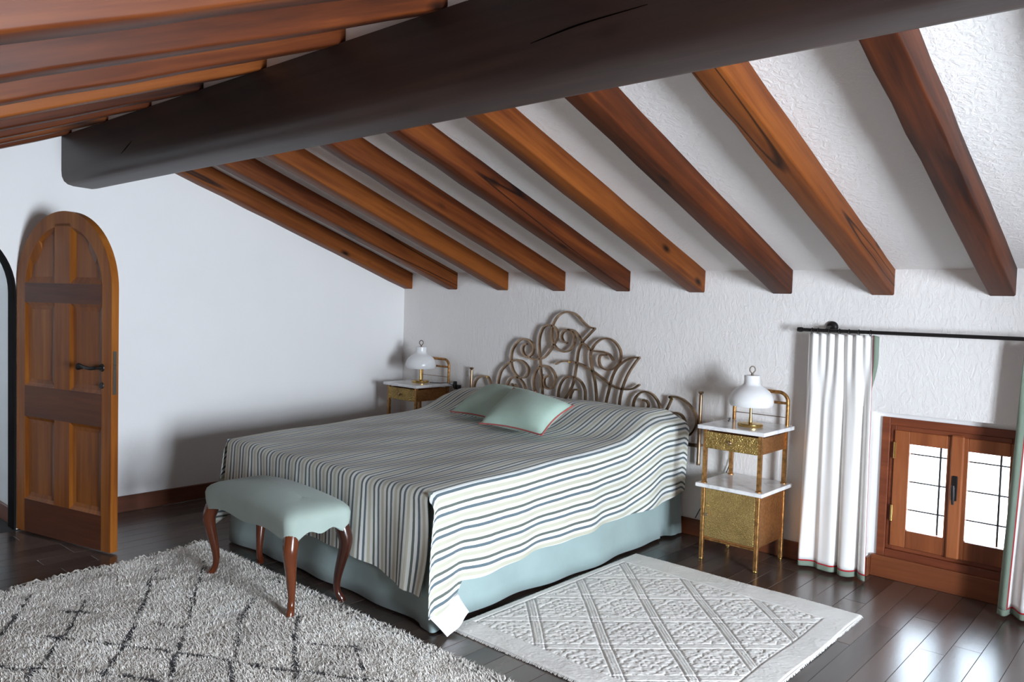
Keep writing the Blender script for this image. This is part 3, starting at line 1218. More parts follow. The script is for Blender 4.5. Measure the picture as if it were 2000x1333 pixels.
# ------------------------------------------------------------------ cushions
def cushion(name, c4, thick, label, n=22):
    """c4: front-left, front-right, back-right, back-left corners"""
    A, B, C_, D_ = [Vector(c) for c in c4]
    o = empty(name, (A + B + C_ + D_) / 4)
    tag(o, label, 'cushion', 'sage green cushions on the bed')
    org = o.location
    nor = (B - A).cross(D_ - A).normalized()

    def base(u, v):
        # corners pull out into points, sides curve in
        pu = u + 0.055 * math.sin(math.pi * v) * (0.5 - u) * 2 * (abs(2 * u - 1) ** 3)
        pv = v + 0.055 * math.sin(math.pi * u) * (0.5 - v) * 2 * (abs(2 * v - 1) ** 3)
        return A * (1 - pu) * (1 - pv) + B * pu * (1 - pv) + C_ * pu * pv + D_ * (1 - pu) * pv

    def hgt(u, v):
        return (max(0.0, 1 - abs(2 * u - 1) ** 2.6) * max(0.0, 1 - abs(2 * v - 1) ** 2.6)) ** 0.55

    top = MB()
    for sgn in (1, -1):
        top.grid(lambda u, v, s=sgn: base(u, v) - org + nor * (s * thick * (0.6 if s > 0 else 0.4) * hgt(u, v) +
                 (0.004 * math.sin(9 * u + 5 * v) * hgt(u, v))), n, n, flip=(sgn < 0))
    top.build('cover', MAT['cushion'], o, smooth=70)
    loop = [base(k / n, 0) - org for k in range(n)] + [base(1, k / n) - org for k in range(n)] + \
           [base(1 - k / n, 1) - org for k in range(n)] + [base(0, 1 - k / n) - org for k in range(n)]
    loop.append(loop[0])
    MB().tube(loop, 0.0055, 6, caps=False, up=nor).build('piping', MAT['piping'], o, smooth=60)
    return o


cushion('cushion', [(1.63, -0.93, 0.765), (2.23, -1.02, 0.765), (2.08, -0.52, 0.925), (1.52, -0.42, 0.92)], 0.13,
        'shaded sage green cushion with red piping, half hidden behind the other cushion')
cushion('cushion', [(2.135, -1.15, 0.762), (2.70, -1.19, 0.762), (2.63, -0.79, 0.905), (2.01, -0.68, 0.955)], 0.15,
        'sage green cushion with red piping lying in front on the striped bedspread')

# ------------------------------------------------------------------ wrought headboard
HY0, HY1 = -0.058, -0.034
hb = empty('headboard', (2.05, -0.046, 0.0))
tag(hb, 'bronze headboard of curling flat-bar scrolls on the white wall', 'headboard')
Z1 = lambda x, y: (880 + x / 6.6667, 590 + y / 6.665)
Z2 = lambda x, y: (1100 + x / 4.1667, 590 + y / 4.1656)
S1 = [
    [(1870, 345), (1790, 325), (1720, 265), (1640, 175), (1560, 135), (1480, 135), (1400, 175), (1345, 250), (1315, 330),
     (1308, 430), (1318, 510), (1345, 570), (1400, 625), (1480, 652), (1550, 620), (1595, 550), (1605, 470), (1580, 400),
     (1520, 362), (1460, 390), (1436, 450), (1460, 515), (1510, 537)],
    [(1520, 358), (1590, 372), (1650, 430), (1700, 520), (1750, 570), (1820, 630), (1900, 645), (1990, 655), (2060, 690), (2105, 760)],
    [(1870, 345), (1790, 430), (1700, 530), (1655, 640), (1635, 770), (1620, 880), (1600, 1000), (1560, 1130), (1490, 1250), (1440, 1330)],
    [(1000, 722), (1060, 745), (1120, 750), (1200, 730), (1270, 660), (1332, 565), (1375, 480), (1380, 400), (1340, 325), (1270, 302),
     (1210, 325), (1168, 400), (1146, 500), (1145, 620), (1155, 750), (1165, 900), (1180, 1050), (1185, 1210), (1186, 1330)],
    [(985, 548), (945, 565), (929, 620), (945, 680), (990, 716), (1048, 685), (1072, 610), (1050, 540), (990, 490), (920, 485), (850, 540), (800, 620), (783, 700),
     (781, 780), (790, 840), (812, 905), (862, 975), (930, 1050), (970, 1150), (985, 1260)],
    [(608, 1170), (610, 1080), (620, 1000), (652, 900), (720, 820), (780, 778), (850, 760), (920, 770), (980, 820), (1006, 880), (990, 950),
     (940, 990), (870, 985), (800, 985), (755, 1025), (728, 1100), (722, 1200)],
    [(1130, 1260), (1100, 1190), (1074, 1100), (1074, 1000), (1100, 910), (1150, 848), (1220, 833), (1290, 862), (1345, 940), (1360, 1020),
     (1335, 1100), (1280, 1135), (1225, 1110), (1206, 1050), (1218, 990), (1262, 960)],
    [(1386, 1330), (1390, 1240), (1397, 1150), (1427, 1060), (1480, 992), (1550, 973), (1630, 995), (1700, 1060), (1738, 1150), (1742, 1240), (1740, 1330)],
    [(1545, 1260), (1562, 1195), (1592, 1148), (1650, 1145)],
    [(1360, 812), (1430, 778), (1530, 775), (1640, 795), (1730, 835), (1830, 895), (1940, 975), (2055, 1065), (2160, 1122), (2264, 1140), (2360, 1134), (2450, 1080)],
    [(2020, 690), (1940, 700), (1922, 770), (1945, 840), (2010, 880), (2060, 885), (2120, 870), (2185, 800), (2208, 705), (2190, 610), (2125, 520), (2045, 478), (1958, 487),
     (1888, 535), (1838, 600), (1812, 680), (1818, 790), (1840, 900), (1870, 1050), (1888, 1240), (1892, 1330)],
    [(775, 1150), (800, 1100), (785, 1068)],
    [(835, 1150), (848, 1115), (825, 1075)],
    [(296, 1160), (300, 1080), (332, 1010), (390, 970), (470, 975), (505, 1040), (528, 1120)],
]
S2 = [
    [(325, 900), (345, 800), (365, 720), (390, 620), (430, 540), (490, 485), (550, 458), (614, 452)],
    [(614, 452), (570, 510), (520, 590), (482, 680), (460, 760), (450, 830), (445, 910)],
    [(560, 950), (562, 850), (577, 790), (612, 748), (660, 731), (712, 750), (757, 800), (780, 860), (788, 910)],
    [(642, 797), (675, 812), (687, 845), (665, 885), (640, 910)],
    [(790, 980), (820, 905), (850, 850), (872, 795), (858, 772)],
    [(858, 772), (930, 778), (1000, 820), (1058, 890), (1082, 960), (1070, 1030), (1030, 1080), (985, 1095)],
    [(860, 940), (875, 918), (912, 904), (957, 925), (981, 970), (968, 1012), (935, 1030)],
]
rivets = [Z1(1545, 783), Z1(478, 978), Z2(880, 795)]


def hpt(q):
    w = hit(q[0], q[1], 1, HY0)
    return (w[0] - 2.05, w[2])


for Z, group in ((Z1, S1), (Z2, S2)):
    for pl in group:
        pts = spline([hpt(Z(*p)) for p in pl], 6)
        MB().ribbon_xz(pts, HY0 + .046, HY1 + .046, 0.0125).build('scroll', MAT['bronze'], hb, smooth=50, recalc=True)
for q in rivets:
    x, z = hpt(q)
    MB().tube([(x, HY0 + .046 - .006, z), (x, HY0 + .05, z)], [0.008, 0.011], 12).build('rivet', MAT['brass'], hb)
for x, z0, z1 in ((0.962, 0.497, 1.0), (3.140, 0.497, 1.0)):
    p = MB().lathe([(0.013, 0), (0.016, 0.012), (0.013, 0.024), (0.013, 0.25), (0.012, z1 - z0 - 0.03), (0.010, z1 - z0 - .02), (0.017, z1 - z0 - .012), (0.019, z1 - z0 - 0.004), (0.014, z1 - z0)],
                   (x - 2.05, 0, z0), 16)
    p.build('post', MAT['bronze'], hb, smooth=50)
MB().box(0.962 - 2.05, 3.14 - 2.05, -0.006, 0.006, 0.615, 0.640, .002).build('crossbar', MAT['bronze'], hb)
for x in (0.962, 3.14, 2.05):
    MB().tube([(x - 2.05, 0.0, 0.628), (x - 2.05, 0.045, 0.628)], 0.009, 10).build('wall_bracket', MAT['bronze'], hb)

# ------------------------------------------------------------------ nightstands
NW, ND, NT_, NL = 0.434, 0.443, 0.842, 0.482


def twisted(mb, x, y, z0, z1, w, turns):
    n = 60 if turns else 1
    v, f = [], []
    for i in range(n + 1):
        t = i / n
        a0 = turns * 2 * math.pi * t
        for k in range(4):
            a = a0 + math.pi / 4 + k * math.pi / 2
            v.append((x + w * 0.707 * math.cos(a), y + w * 0.707 * math.sin(a), z0 + (z1 - z0) * t))
    for i in range(n):
        for k in range(4):
            a, b = 4 * i + k, 4 * i + (k + 1) % 4
            f.append((a, b, b + 4, a + 4))
    f += [(3, 2, 1, 0), tuple(4 * n + k for k in range(4))]
    return mb.add(v, f)


def make_nightstand():
    t = empty('nightstand')
    hw, hd = NW / 2, ND / 2
    MB().box(-hw, hw, -hd, hd, NT_ - .024, NT_, .003).build('top_slab', MAT['marble'], t)
    MB().box(-hw, hw, -hd, hd, NL - .024, NL, .003).build('lower_slab', MAT['marble'], t)
    px, pf, pb = hw - 0.040, -hd + 0.040, hd - 0.045
    for x, y in ((-px, pf), (px, pf), (-px, pb), (px, pb)):
        p = twisted(MB(), x, y, NL, NT_ - .024, 0.022, 0).build('post', MAT['brass_post'], t, smooth=40)
        MB().lathe([(0.019, 0), (0.019, .004), (0.014, .007)], (x, y, NL), 16).build('flange', MAT['brass_post'], p)
    # drawer
    d = MB().box(-px + .004, px - .012, pf - .012, pf + .002, 0.700, 0.803, .002).build('drawer', MAT['brass_hammer'], t)
    MB().lathe([(0.004, 0), (0.006, .008), (0.013, .014), (0.013, .019), (0.006, .024)], (0, 0, 0), 16).build('knob', MAT['bronze'], d)
    kn = d.children[0]
    kn.rotation_euler = (math.radians(90), 0, 0)
    kn.location = (-0.005, pf - .012, 0.752)
    for s in (-1, 1):
        MB().box(s * px - .004, s * px + .004, pf + .012, pb - .012, 0.706, 0.80, .001).build('side_panel', MAT['copper'], t)
    MB().box(-px, px, pf + .004, pb, 0.70, 0.706).build('drawer_bottom', MAT['copper'], t)
    MB().box(-px + .01, px - .01, pb - .004, pb + .004, 0.706, 0.80, .001).build('rear_panel', MAT['copper'], t)
    # cabinet
    for x, y in ((-px, pf), (px, pf), (-px, pb), (px, pb)):
        lg = MB().box(x - .012, x + .012, y - .012, y + .012, 0.012, NL - .024, .002).build('leg', MAT['brass_post'], t)
        MB().lathe([(0.013, 0), (0.015, .006), (0.012, .013)], (x, y, 0.0), 14).build('foot', MAT['brass'], lg)
    dr = MB().box(-px + .014, px - .014, pf - .010, pf + .004, 0.150, NL - .030, .003).build('door', MAT['brass_door'], t)
    k1 = MB().tube([(-px + .035, pf - .010, 0.292), (-px + .035, pf - .022, 0.292), (-px + .035, pf - .030, 0.292)], [0.006, 0.006, 0.012], 14)
    k1.build('knob', MAT['bronze'], dr)
    MB().tube([(-px + .035, pf - .010, 0.345), (-px + .035, pf - .014, 0.345)], [0.010, 0.008], 14).build('keyhole', MAT['brass'], dr)
    for s in (-1, 1):
        MB().box(s * px - .006, s * px + .006, pf + .012, pb - .012, 0.150, NL - .024, .001).build('side_panel', MAT['copper'], t)
    MB().box(-px, px, pf, pb, 0.138, 0.150, .001).build('bottom_panel', MAT['copper'], t)
    MB().box(-px + .01, px - .01, pb - .004, pb + .004, 0.150, NL - .024, .001).build('rear_panel', MAT['copper'], t)
    MB().box(-px + .012, px - .012, pf - .006, pf + .006, 0.128, 0.138, .001).build('apron_rail', MAT['brass_post'], t)
    # arched rail at the back
    ry = pb + 0.016
    top = 1.048
    rr = 0.06
    pts = [(-px, ry, NT_), (-px, ry, top - rr)]
    for k in range(1, 8):
        a = math.pi - k / 8 * math.pi / 2
        pts.append((-px + rr + rr * math.cos(a), ry, top - rr + rr * math.sin(a)))
    pts.append((-px + rr, ry, top))
    q = [(-x, y, z) for x, y, z in pts[::-1]]
    MB().tube(pts + q, 0.0115, 12).build('back_rail', MAT['brass_post'], t, smooth=50)
    MB().tube([(-px, ry, 0.982), (px, ry, 0.982)], 0.0085, 10).build('rail_bar', MAT['brass_post'], t)
    MB().tube([(-px, ry, 0.893), (px, ry, 0.893)], 0.0025, 8).build('rail_wire', MAT['bronze'], t)
    return t


ns = make_nightstand()
ns.location = (3.352 + NW / 2, -0.474 + ND / 2, 0)
tag(ns, 'brass and white marble nightstand between the bed and the curtain', 'nightstand', 'brass nightstands beside the bed')
ns2 = copy_tree(ns)
ns2.location = (0.300 + NW / 2, -0.474 + ND / 2, 0)
tag(ns2, 'brass and white marble nightstand in the corner by the left wall', 'nightstand', 'brass nightstands beside the bed')


# ------------------------------------------------------------------ lamps
def make_lamp():
    t = empty('table_lamp')
    MB().lathe([(0.074, 0), (0.076, .004), (0.076, .014), (0.072, .018), (0.030, .021), (0.012, .024)], n=40).build('base', MAT['brass'], t, smooth=40)
    MB().lathe([(0.012, .022), (0.009, .06), (0.007, .16), (0.007, .285)], n=20).build('stem', MAT['brass'], t, smooth=40)
    P = [(0.124, 0.125), (0.130, 0.135), (0.1335, 0.150), (0.132, 0.172), (0.124, 0.195), (0.106, 0.220), (0.082, 0.238), (0.060, 0.250),
         (0.049, 0.262), (0.0465, 0.280), (0.0475, 0.308), (0.0465, 0.313), (0.02, 0.316)]
    inner = [(0.018, 0.310), (0.043, 0.305), (0.043, 0.262), (0.056, 0.246), (0.080, 0.232), (0.103, 0.214), (0.120, 0.190), (0.128, 0.170), (0.1295, 0.150), (0.126, 0.137), (0.1215, 0.127)]
    mb = MB()
    prof_ = inner[::-1][:0] + P + inner
    n = 48
    v, f = [], []
    for r, z in prof_:
        for k in range(n):
            a = 2 * math.pi * k / n
            v.append((r * math.cos(a), r * math.sin(a), z))
    m = len(prof_)
    for i in range(m):
        for k in range(n):
            a, b = i * n + k, i * n + (k + 1) % n
            j = ((i + 1) % m) * n
            f.append((a, b, j + (k + 1) % n, j + k))
    mb.add(v, f).build('shade', MAT['shade'], t, smooth=50, recalc=True)
    ring = [(0.017 * math.sin(a) * (1.0 if math.cos(a) > -0.5 else 0.75), 0, 0.348 - 0.021 * math.cos(a) * -1) for a in np.linspace(-2.75, 2.75, 22)]
    MB().tube(ring, 0.0035, 8).tube([(0, 0, 0.312), (0, 0, 0.330)], [0.008, 0.006], 12).build('ring_handle', MAT['dark_bronze'], t, smooth=50)
    return t


lamp = make_lamp()
lamp.location = (3.597, -0.262, NT_)
lamp.rotation_euler = (0, 0, math.radians(40))
tag(lamp, 'white dome table lamp with brass foot on the nightstand near the curtain', 'lamp', 'white dome lamps on the nightstands')
lamp2 = copy_tree(lamp)
lamp2.location = (0.52, -0.235, NT_)
tag(lamp2, 'white dome table lamp with brass foot on the nightstand in the corner', 'lamp', 'white dome lamps on the nightstands')
for nm, pts, lab in (
        ('lamp_cord', [(3.42, -0.20, 0.846), (3.36, -0.05, 0.846), (3.32, -0.022, 0.80), (3.37, -0.018, 0.62), (3.30, -0.018, 0.40), (3.17, -0.018, 0.22), (3.12, -0.02, 0.125)],
         'thin black cord hanging on the wall behind the nightstand near the curtain'),
        ('lamp_cord', [(0.60, -0.20, 0.846), (0.68, -0.16, 0.846), (0.725, -0.10, 0.846), (0.755, -0.05, 0.82), (0.765, -0.03, 0.80)],
         'short dark cord running over the corner nightstand to the black plug')):
    tag(MB().tube(spline(pts, 5), 0.003, 6).build(nm, MAT['black'], None, smooth=60), lab, 'cord')
pg = MB().box(0.745, 0.795, -0.045, 0.0, 0.79, 0.83, .005).box(0.75, 0.775, -0.062, -0.03, 0.80, 0.862, .005)
tag(pg.build('wall_plug', MAT['black']), 'small black plug on the wall beside the corner nightstand', 'plug')

# ------------------------------------------------------------------ upholstered bench
BC = (2.052, -2.600)
bn = empty('bench', (BC[0], BC[1], 0.012), math.radians(-1.5))
tag(bn, 'sage green upholstered bench on carved cabriole legs at the foot of the bed', 'bench')
hx, hy = 0.438, 0.180


def rrect(hx_, hy_, r, n=10, m=16):
    out = []
    for cx, cy_, a0 in ((hx_ - r, hy_ - r, 0), (-hx_ + r, hy_ - r, 90), (-hx_ + r, -hy_ + r, 180), (hx_ - r, -hy_ + r, 270)):
        for k in range(n + 1):
            a = math.radians(a0 + 90 * k / n)
            out.append((cx + r * math.cos(a), cy_ + r * math.sin(a)))
        # straight run
        a1 = math.radians(a0 + 90)
        nx_ = {0: (-hx_ + r, hy_), 90: (-hx_, -hy_ + r), 180: (hx_ - r, -hy_), 270: (hx_, hy_ - r)}[a0]
        p = np.array(out[-1])
        q = np.array(nx_)
        for k in range(1, m):
            out.append(tuple(p + (q - p) * k / m))
    return out


lv = [(-0.012, 0.0, 0.0), (0.0, 0.0, 0.0), (0.0, 0.012, 0.1), (0.006, 0.05, 0.5), (0.008, 0.085, 1), (0.002, 0.108, 1), (-0.014, 0.126, 1), (-0.04, 0.140, 1),
      (-0.075, 0.150, 1), (-0.11, 0.156, 1), (-0.15, 0.160, 1), (-0.185, 0.162, 1)]
v, f = [], []
base_loop = rrect(hx, hy, 0.05)
nb = len(base_loop)
for off, z, fl_ in lv:
    for (x, y) in base_loop:
        # keep offset well-behaved by scaling towards the spine
        kx, ky = (hx + off) / hx, (hy + off) / hy
        sx, sy = x * kx, y * ky
        ex, ey = abs(x) / hx, abs(y) / hy
        if abs(ey - 1) < 0.02:
            s = min(1, abs(x) / (hx - .05))
            sc = (0.014 + 0.014 * math.sin(math.pi * s) ** 2) * (1 - s ** 8)
        elif abs(ex - 1) < 0.02:
            s = min(1, abs(y) / (hy - .05))
            sc = (0.014 + 0.020 * math.sin(math.pi * s) ** 2) * (1 - s ** 8)
        else:
            sc = 0
        crown = 0.026 * (1 - ex ** 2.2) * fl_
        v.append((sx, sy, 0.372 + z + sc * (1 - fl_) + crown))
nl_ = len(lv)
for i in range(nl_ - 1):
    for k in range(nb):
        a, b = i * nb + k, i * nb + (k + 1) % nb
        f.append((a, b, b + nb, a + nb))
f.append(tuple((nl_ - 1) * nb + k for k in range(nb)))
MB().add(v, f).build('seat', MAT['bench'], bn, smooth=70)
MB().box(-hx + .03, hx - .03, -hy + .03, hy - .03, 0.42, 0.45).build('seat_base', MAT['black_frame'], bn, smooth=0)
for sx in (-1, 1):
    for sy in (-1, 1):
        ax, ay = sx * (hx - 0.038), sy * (hy - 0.038)
        ox, oy = sx * 0.707, sy * 0.707
        path = [(0.0, 0.40), (0.010, 0.365), (0.022, 0.325), (0.020, 0.28), (0.006, 0.22), (-0.010, 0.15), (-0.018, 0.09), (-0.012, 0.045), (0.004, 0.018), (0.012, 0.0)]
        rad = [0.036, 0.038, 0.036, 0.032, 0.027, 0.022, 0.018, 0.0175, 0.021, 0.019]
        pts = [(ax + ox * d, ay + oy * d, z) for d, z in path]
        P = spline([p + (r,) for p, r in zip(pts, rad)], 4)
        MB().tube([p[:3] for p in P], [p[3] for p in P], 14).build('leg', MAT['mahogany'], bn, smooth=60)

# ------------------------------------------------------------------ curtains and rod
rod = empty('curtain_rod', (0, -0.095, 1.447))
tag(rod, 'dark iron curtain rod mounted above the low window', 'curtain rod')
MB().tube([(3.83, 0, 0), (6.0, 0, 0)], 0.0105, 14).build('pole', MAT['iron'], rod, smooth=50)
for x, s in ((3.83, -1), (6.0, 1)):
    MB().tube([(x, 0, 0), (x + s * .012, 0, 0), (x + s * .03, 0, 0)], [0.0135, 0.015, 0.0135], 14).build('end_cap', MAT['iron'], rod)
for x in (3.975, 5.85):
    b = MB().tube([(x, 0.095, 0.022), (x, 0.083, 0.022), (x, 0.072, 0.022)], [0.034, 0.034, 0.022], 24)
    b.tube([(x, 0.08, 0.022), (x, 0.02, 0.018), (x, 0.0, 0.004)], 0.009, 10)
    b.build('bracket', MAT['iron'], rod, smooth=50)
ringx = [3.888, 3.925, 3.99, 4.05, 4.105, 4.16, 4.225]
for x in ringx + [5.0, 5.08, 5.16, 5.24, 5.32, 5.4]:
    rg = [(x, 0.016 * math.cos(a), -0.004 + 0.017 * math.sin(a)) for a in np.linspace(0, 2 * math.pi, 17)]
    MB().tube(rg, 0.0022, 6, caps=False, up=(1, 0, 0)).build('ring', MAT['iron'], rod, smooth=60)


def curtain(name, label, xt0, xt1, xb0, xb1, nf, ph, lead, amp=0.036, y0=-0.105):
    """lead: 'r' or 'l', the edge with the green border"""
    o = empty(name, (0, 0, 0))
    tag(o, label, 'curtain', 'white curtains with green borders')
    H0, H1 = 1.425, 0.016
    bw = 0.075

    def pt(u, v, out=0.0):
        # v 0 top .. 1 bottom
        w = sstep(0.0, 0.35, v)
        x = (xt0 + (xt1 - xt0) * u) * (1 - v) + (xb0 + (xb1 - xb0) * u) * v
        top = 0.010 * math.sin(2 * math.pi * nf * 2 * u + ph)
        a = amp * (0.35 + 0.65 * v)
        uw = u + 0.05 * math.sin(5.1 * u + ph) + 0.03 * v * math.sin(9 * u + 2 * ph)
        fold = a * math.sin(2 * math.pi * nf * uw + ph + 0.5 * v) * (0.65 + 0.35 * math.sin(7.3 * u + 2 + ph))
        fold += 0.4 * a * math.sin(2 * math.pi * nf * 1.9 * uw + 1.3 + ph) * (1 - 0.7 * v)
        y = y0 + top * (1 - w) + fold * (0.35 + 0.65 * w) - 0.02 * v
        dx = 0.3 * a * math.cos(2 * math.pi * nf * u + ph)
        z = H0 + (H1 - H0) * v + 0.006 * (1 - w) * abs(math.sin(math.pi * nf * 2 * u))
        xx, yy = x + dx * w, min(y, -0.03)
        if lead == 'r' and u > 1 - bw:
            # the bordered edge turns back towards the wall, most of all lower down
            k = (u - (1 - bw)) / bw
            back = sstep(0.08, 0.33, v)
            xx -= k * (0.075 * back)
            yy = min(yy + k * 0.05 * back, -0.025)
        return (xx, yy, z)
    nu, nv = 96, 60
    hb_ = 0.030 / (H0 - H1)
    rdv = 0.009 / (H0 - H1)
    bw = 0.075
    lo, hi = (0.0, 1.0 - bw) if lead == 'r' else (bw, 1.0)
    parts = [('cloth', MAT['curtain'], lo, hi, 0.0, 1 - hb_ - rdv, nu, nv)]
    parts.append(('hem_border', MAT['hem_green'], 0.0, 1.0, 1 - hb_, 1.0, nu, 3))
    rl, rh = ((0.0, 1 - bw + 0.012) if lead == 'r' else (bw - 0.012, 1.0))
    parts.append(('hem_piping', MAT['hem_red'], lo, hi, 1 - hb_ - rdv, 1 - hb_, nu, 1))
    if lead == 'r':
        parts.append(('edge_piping', MAT['hem_red'], 1 - bw, 1 - bw + .012, 0.0, 1 - hb_, 2, nv))
        parts.append(('edge_border', MAT['hem_green'], 1 - bw + .012, 1.0, 0.0, 1 - hb_, 8, nv))
    else:
        parts.append(('edge_piping', MAT['hem_red'], bw - .012, bw, 0.0, 1 - hb_, 2, nv))
        parts.append(('edge_border', MAT['hem_green'], 0.0, bw - .012, 0.0, 1 - hb_, 8, nv))
    for nm, mt, u0, u1, v0, v1, a, b in parts:
        ob = MB().grid(lambda u, v: pt(u0 + (u1 - u0) * u, v0 + (v1 - v0) * v), a, b).build(nm, mt, o, smooth=80)
        ob.modifiers.new('thick', 'SOLIDIFY').thickness = 0.002
    return o


curtain('curtain', 'white curtain with green hem gathered beside the brass nightstand', 3.872, 4.275, 3.865, 4.305, 4.0, 0.6, 'r')
curtain('curtain', 'white curtain with green edge cut off by the right of the picture', 4.985, 5.43, 4.93, 5.46, 4.5, -1.2, 'l')


# ------------------------------------------------------------------ carved cream rug
RX0, RX1, RY0, RY1 = 3.075, 4.435, -2.285, -0.685
rugc = empty('carved_rug', (0, 0, 0))
tag(rugc, 'cream wool rug carved with a diamond lattice beside the bed', 'rug')
nx, ny = 270, 320
X, Y = np.meshgrid(np.linspace(RX0, RX1, nx + 1), np.linspace(RY0, RY1, ny + 1), indexing='ij')


def groove(d, w):
    return np.exp(-(d / w) ** 2)


a = (X + Y - 1.365) / 0.427
b = (X - Y - 4.373) / 0.430
fa, fb = a - np.floor(a), b - np.floor(b)
da, db = np.minimum(fa, 1 - fa) * 0.302, np.minimum(fb, 1 - fb) * 0.304
ix0, ix1, iy0, iy1 = RX0 + .045, RX1 - .125, RY0 + .125, RY1 - .195
inside = (X > ix0) & (X < ix1) & (Y > iy0) & (Y < iy1)
Hm = np.zeros_like(X)
for d in (da, db):
    Hm -= 0.0075 * groove(d - 0.024, 0.0042)
    Hm -= 0.0035 * groove(d - 0.007, 0.0028)
# lattice cell motif: flower ring with leaves and scrolls
cu, cv = (fa - 0.5) * 0.302, (fb - 0.5) * 0.304
rad_, th = np.hypot(cu, cv), np.arctan2(cv, cu)
free = ((da > 0.03) & (db > 0.03)).astype(float)
mot = 0.0060 * groove(rad_ - (0.046 + 0.010 * np.cos(8 * th)), 0.0045)
mot += 0.0055 * groove(rad_ - (0.085 + 0.016 * np.cos(4 * th)), 0.0045) * (np.cos(12 * th) > -0.5)
mot += 0.0055 * groove(rad_ - (0.118 + 0.02 * np.cos(4 * th)), 0.0042) * (np.cos(16 * th + 1) > -0.1)
mot += 0.005 * groove(np.sin(cu * 95) * np.sin(cv * 95) - 0.75, 0.16) * (rad_ > 0.06)
mot += 0.005 * groove(rad_ - 0.014, 0.005)
Hm -= mot * free
edge = np.minimum.reduce([np.abs(X - ix0), np.abs(X - ix1), np.abs(Y - iy0), np.abs(Y - iy1)])
Hm = np.where(inside, Hm, 0.0)
onb = (X > ix0 - .01) & (X < ix1 + .01) & (Y > iy0 - .01) & (Y < iy1 + .01)
Hm -= 0.006 * groove(edge, 0.0035) * onb
Hm += rng.normal(0, 0.0006, Hm.shape)
Zr = 0.0165 + Hm
rim = np.minimum.reduce([X - RX0, RX1 - X, Y - RY0, RY1 - Y])
Zr = np.where(rim < 0.004, 0.010, Zr)
Xw = X + 0.004 * np.sin(Y * 9) * (X > 3.9)
Yw = Y + 0.004 * np.sin(X * 8)
verts = np.stack([Xw, Yw, Zr], -1).reshape(-1, 3)
ii, jj = np.meshgrid(np.arange(nx), np.arange(ny), indexing='ij')
q0 = (ii * (ny + 1) + jj).ravel()
faces = np.stack([q0, q0 + ny + 1, q0 + ny + 2, q0 + 1], -1)


def np_mesh(name, verts, faces, mat, parent, smooth=True):
    me = bpy.data.meshes.new(name)
    nf_, k = faces.shape
    me.vertices.add(len(verts))
    me.vertices.foreach_set('co', np.asarray(verts, np.float32).ravel())
    me.loops.add(nf_ * k)
    me.loops.foreach_set('vertex_index', faces.astype(np.int32).ravel())
    me.polygons.add(nf_)
    me.polygons.foreach_set('loop_start', np.arange(0, nf_ * k, k, dtype=np.int32))
    if smooth:
        me.polygons.foreach_set('use_smooth', np.ones(nf_, bool))
    me.update(calc_edges=True)
    me.validate()
    me.materials.append(mat)
    o = bpy.data.objects.new(name, me)
    col.objects.link(o)
    o.parent = parent
    return o


np_mesh('woven_top', verts, faces, MAT['rug_carved'], rugc)
MB().box(RX0 + .001, RX1 - .001, RY0 + .001, RY1 - .001, 0.0005, 0.0102).build('backing', MAT['rug_edge'], rugc, smooth=0)
# short fringe on the two narrow edges
v, f = [], []
for y, s in ((RY0, -1), (RY1, 1)):
    for k in range(230):
        x = RX0 + (RX1 - RX0) * (k + .5) / 230 + rng.uniform(-.001, .001)
        w, L = 0.0022, rng.uniform(0.006, 0.014)
        b0 = len(v)
        v += [(x - w, y, .010), (x + w, y, .010), (x + w, y + s * L, .003), (x - w, y + s * L, .003)]
        f.append((b0, b0 + 1, b0 + 2, b0 + 3))
for k in range(260):
    yy = RY0 + (RY1 - RY0) * (k + .5) / 260
    w, L = 0.0024, rng.uniform(0.003, 0.010)
    b0 = len(v)
    v += [(RX1, yy - w, .012), (RX1, yy + w, .012), (RX1 + L, yy + w, .003), (RX1 + L, yy - w, .003)]
    f.append((b0, b0 + 1, b0 + 2, b0 + 3))
tag(MB().add(v, f).build('fringe', MAT['rug_carved'], rugc, smooth=0), kind='stuff')

# ------------------------------------------------------------------ shag rug
GX0, GX1, GY0, GY1 = 1.10, 4.55, -4.75, -2.495
shag = empty('shag_rug', (0, 0, 0))
tag(shag, 'grey-beige shaggy wool rug with thin dark lattice lines in front of the bench', 'rug')


def rug_left(y):
    return GX0 + 0.12 * np.clip((-2.5 - y) / 1.2, 0, 1.6) + 0.02 * np.sin(y * 6)


MB().add([(float(rug_left(y)), y, 0.001) for y in np.linspace(GY1, GY0, 12)] + [(GX1, y, 0.001) for y in np.linspace(GY1, GY0, 12)] +
         [(float(rug_left(y)), y, 0.008) for y in np.linspace(GY1, GY0, 12)] + [(GX1, y, 0.008) for y in np.linspace(GY1, GY0, 12)],
         [(24 + k, 24 + k + 1, 36 + k + 1, 36 + k) for k in range(11)] + [(12 + k, 12 + k + 1, k + 1, k) for k in range(11)] +
         [(k, k + 1, 24 + k + 1, 24 + k) for k in range(11)] + [(36 + k, 36 + k + 1, 12 + k + 1, 12 + k) for k in range(11)] +
         [(0, 24, 36, 12), (11, 23, 47, 35)]).build('backing', MAT['fringe'], shag, smooth=0, recalc=True)
A5 = lambda x, y: (x / 4.0, 1080 + y / 4.0)
A6 = lambda x, y: (500 + x / 4.0, 1080 + y / 4.0)
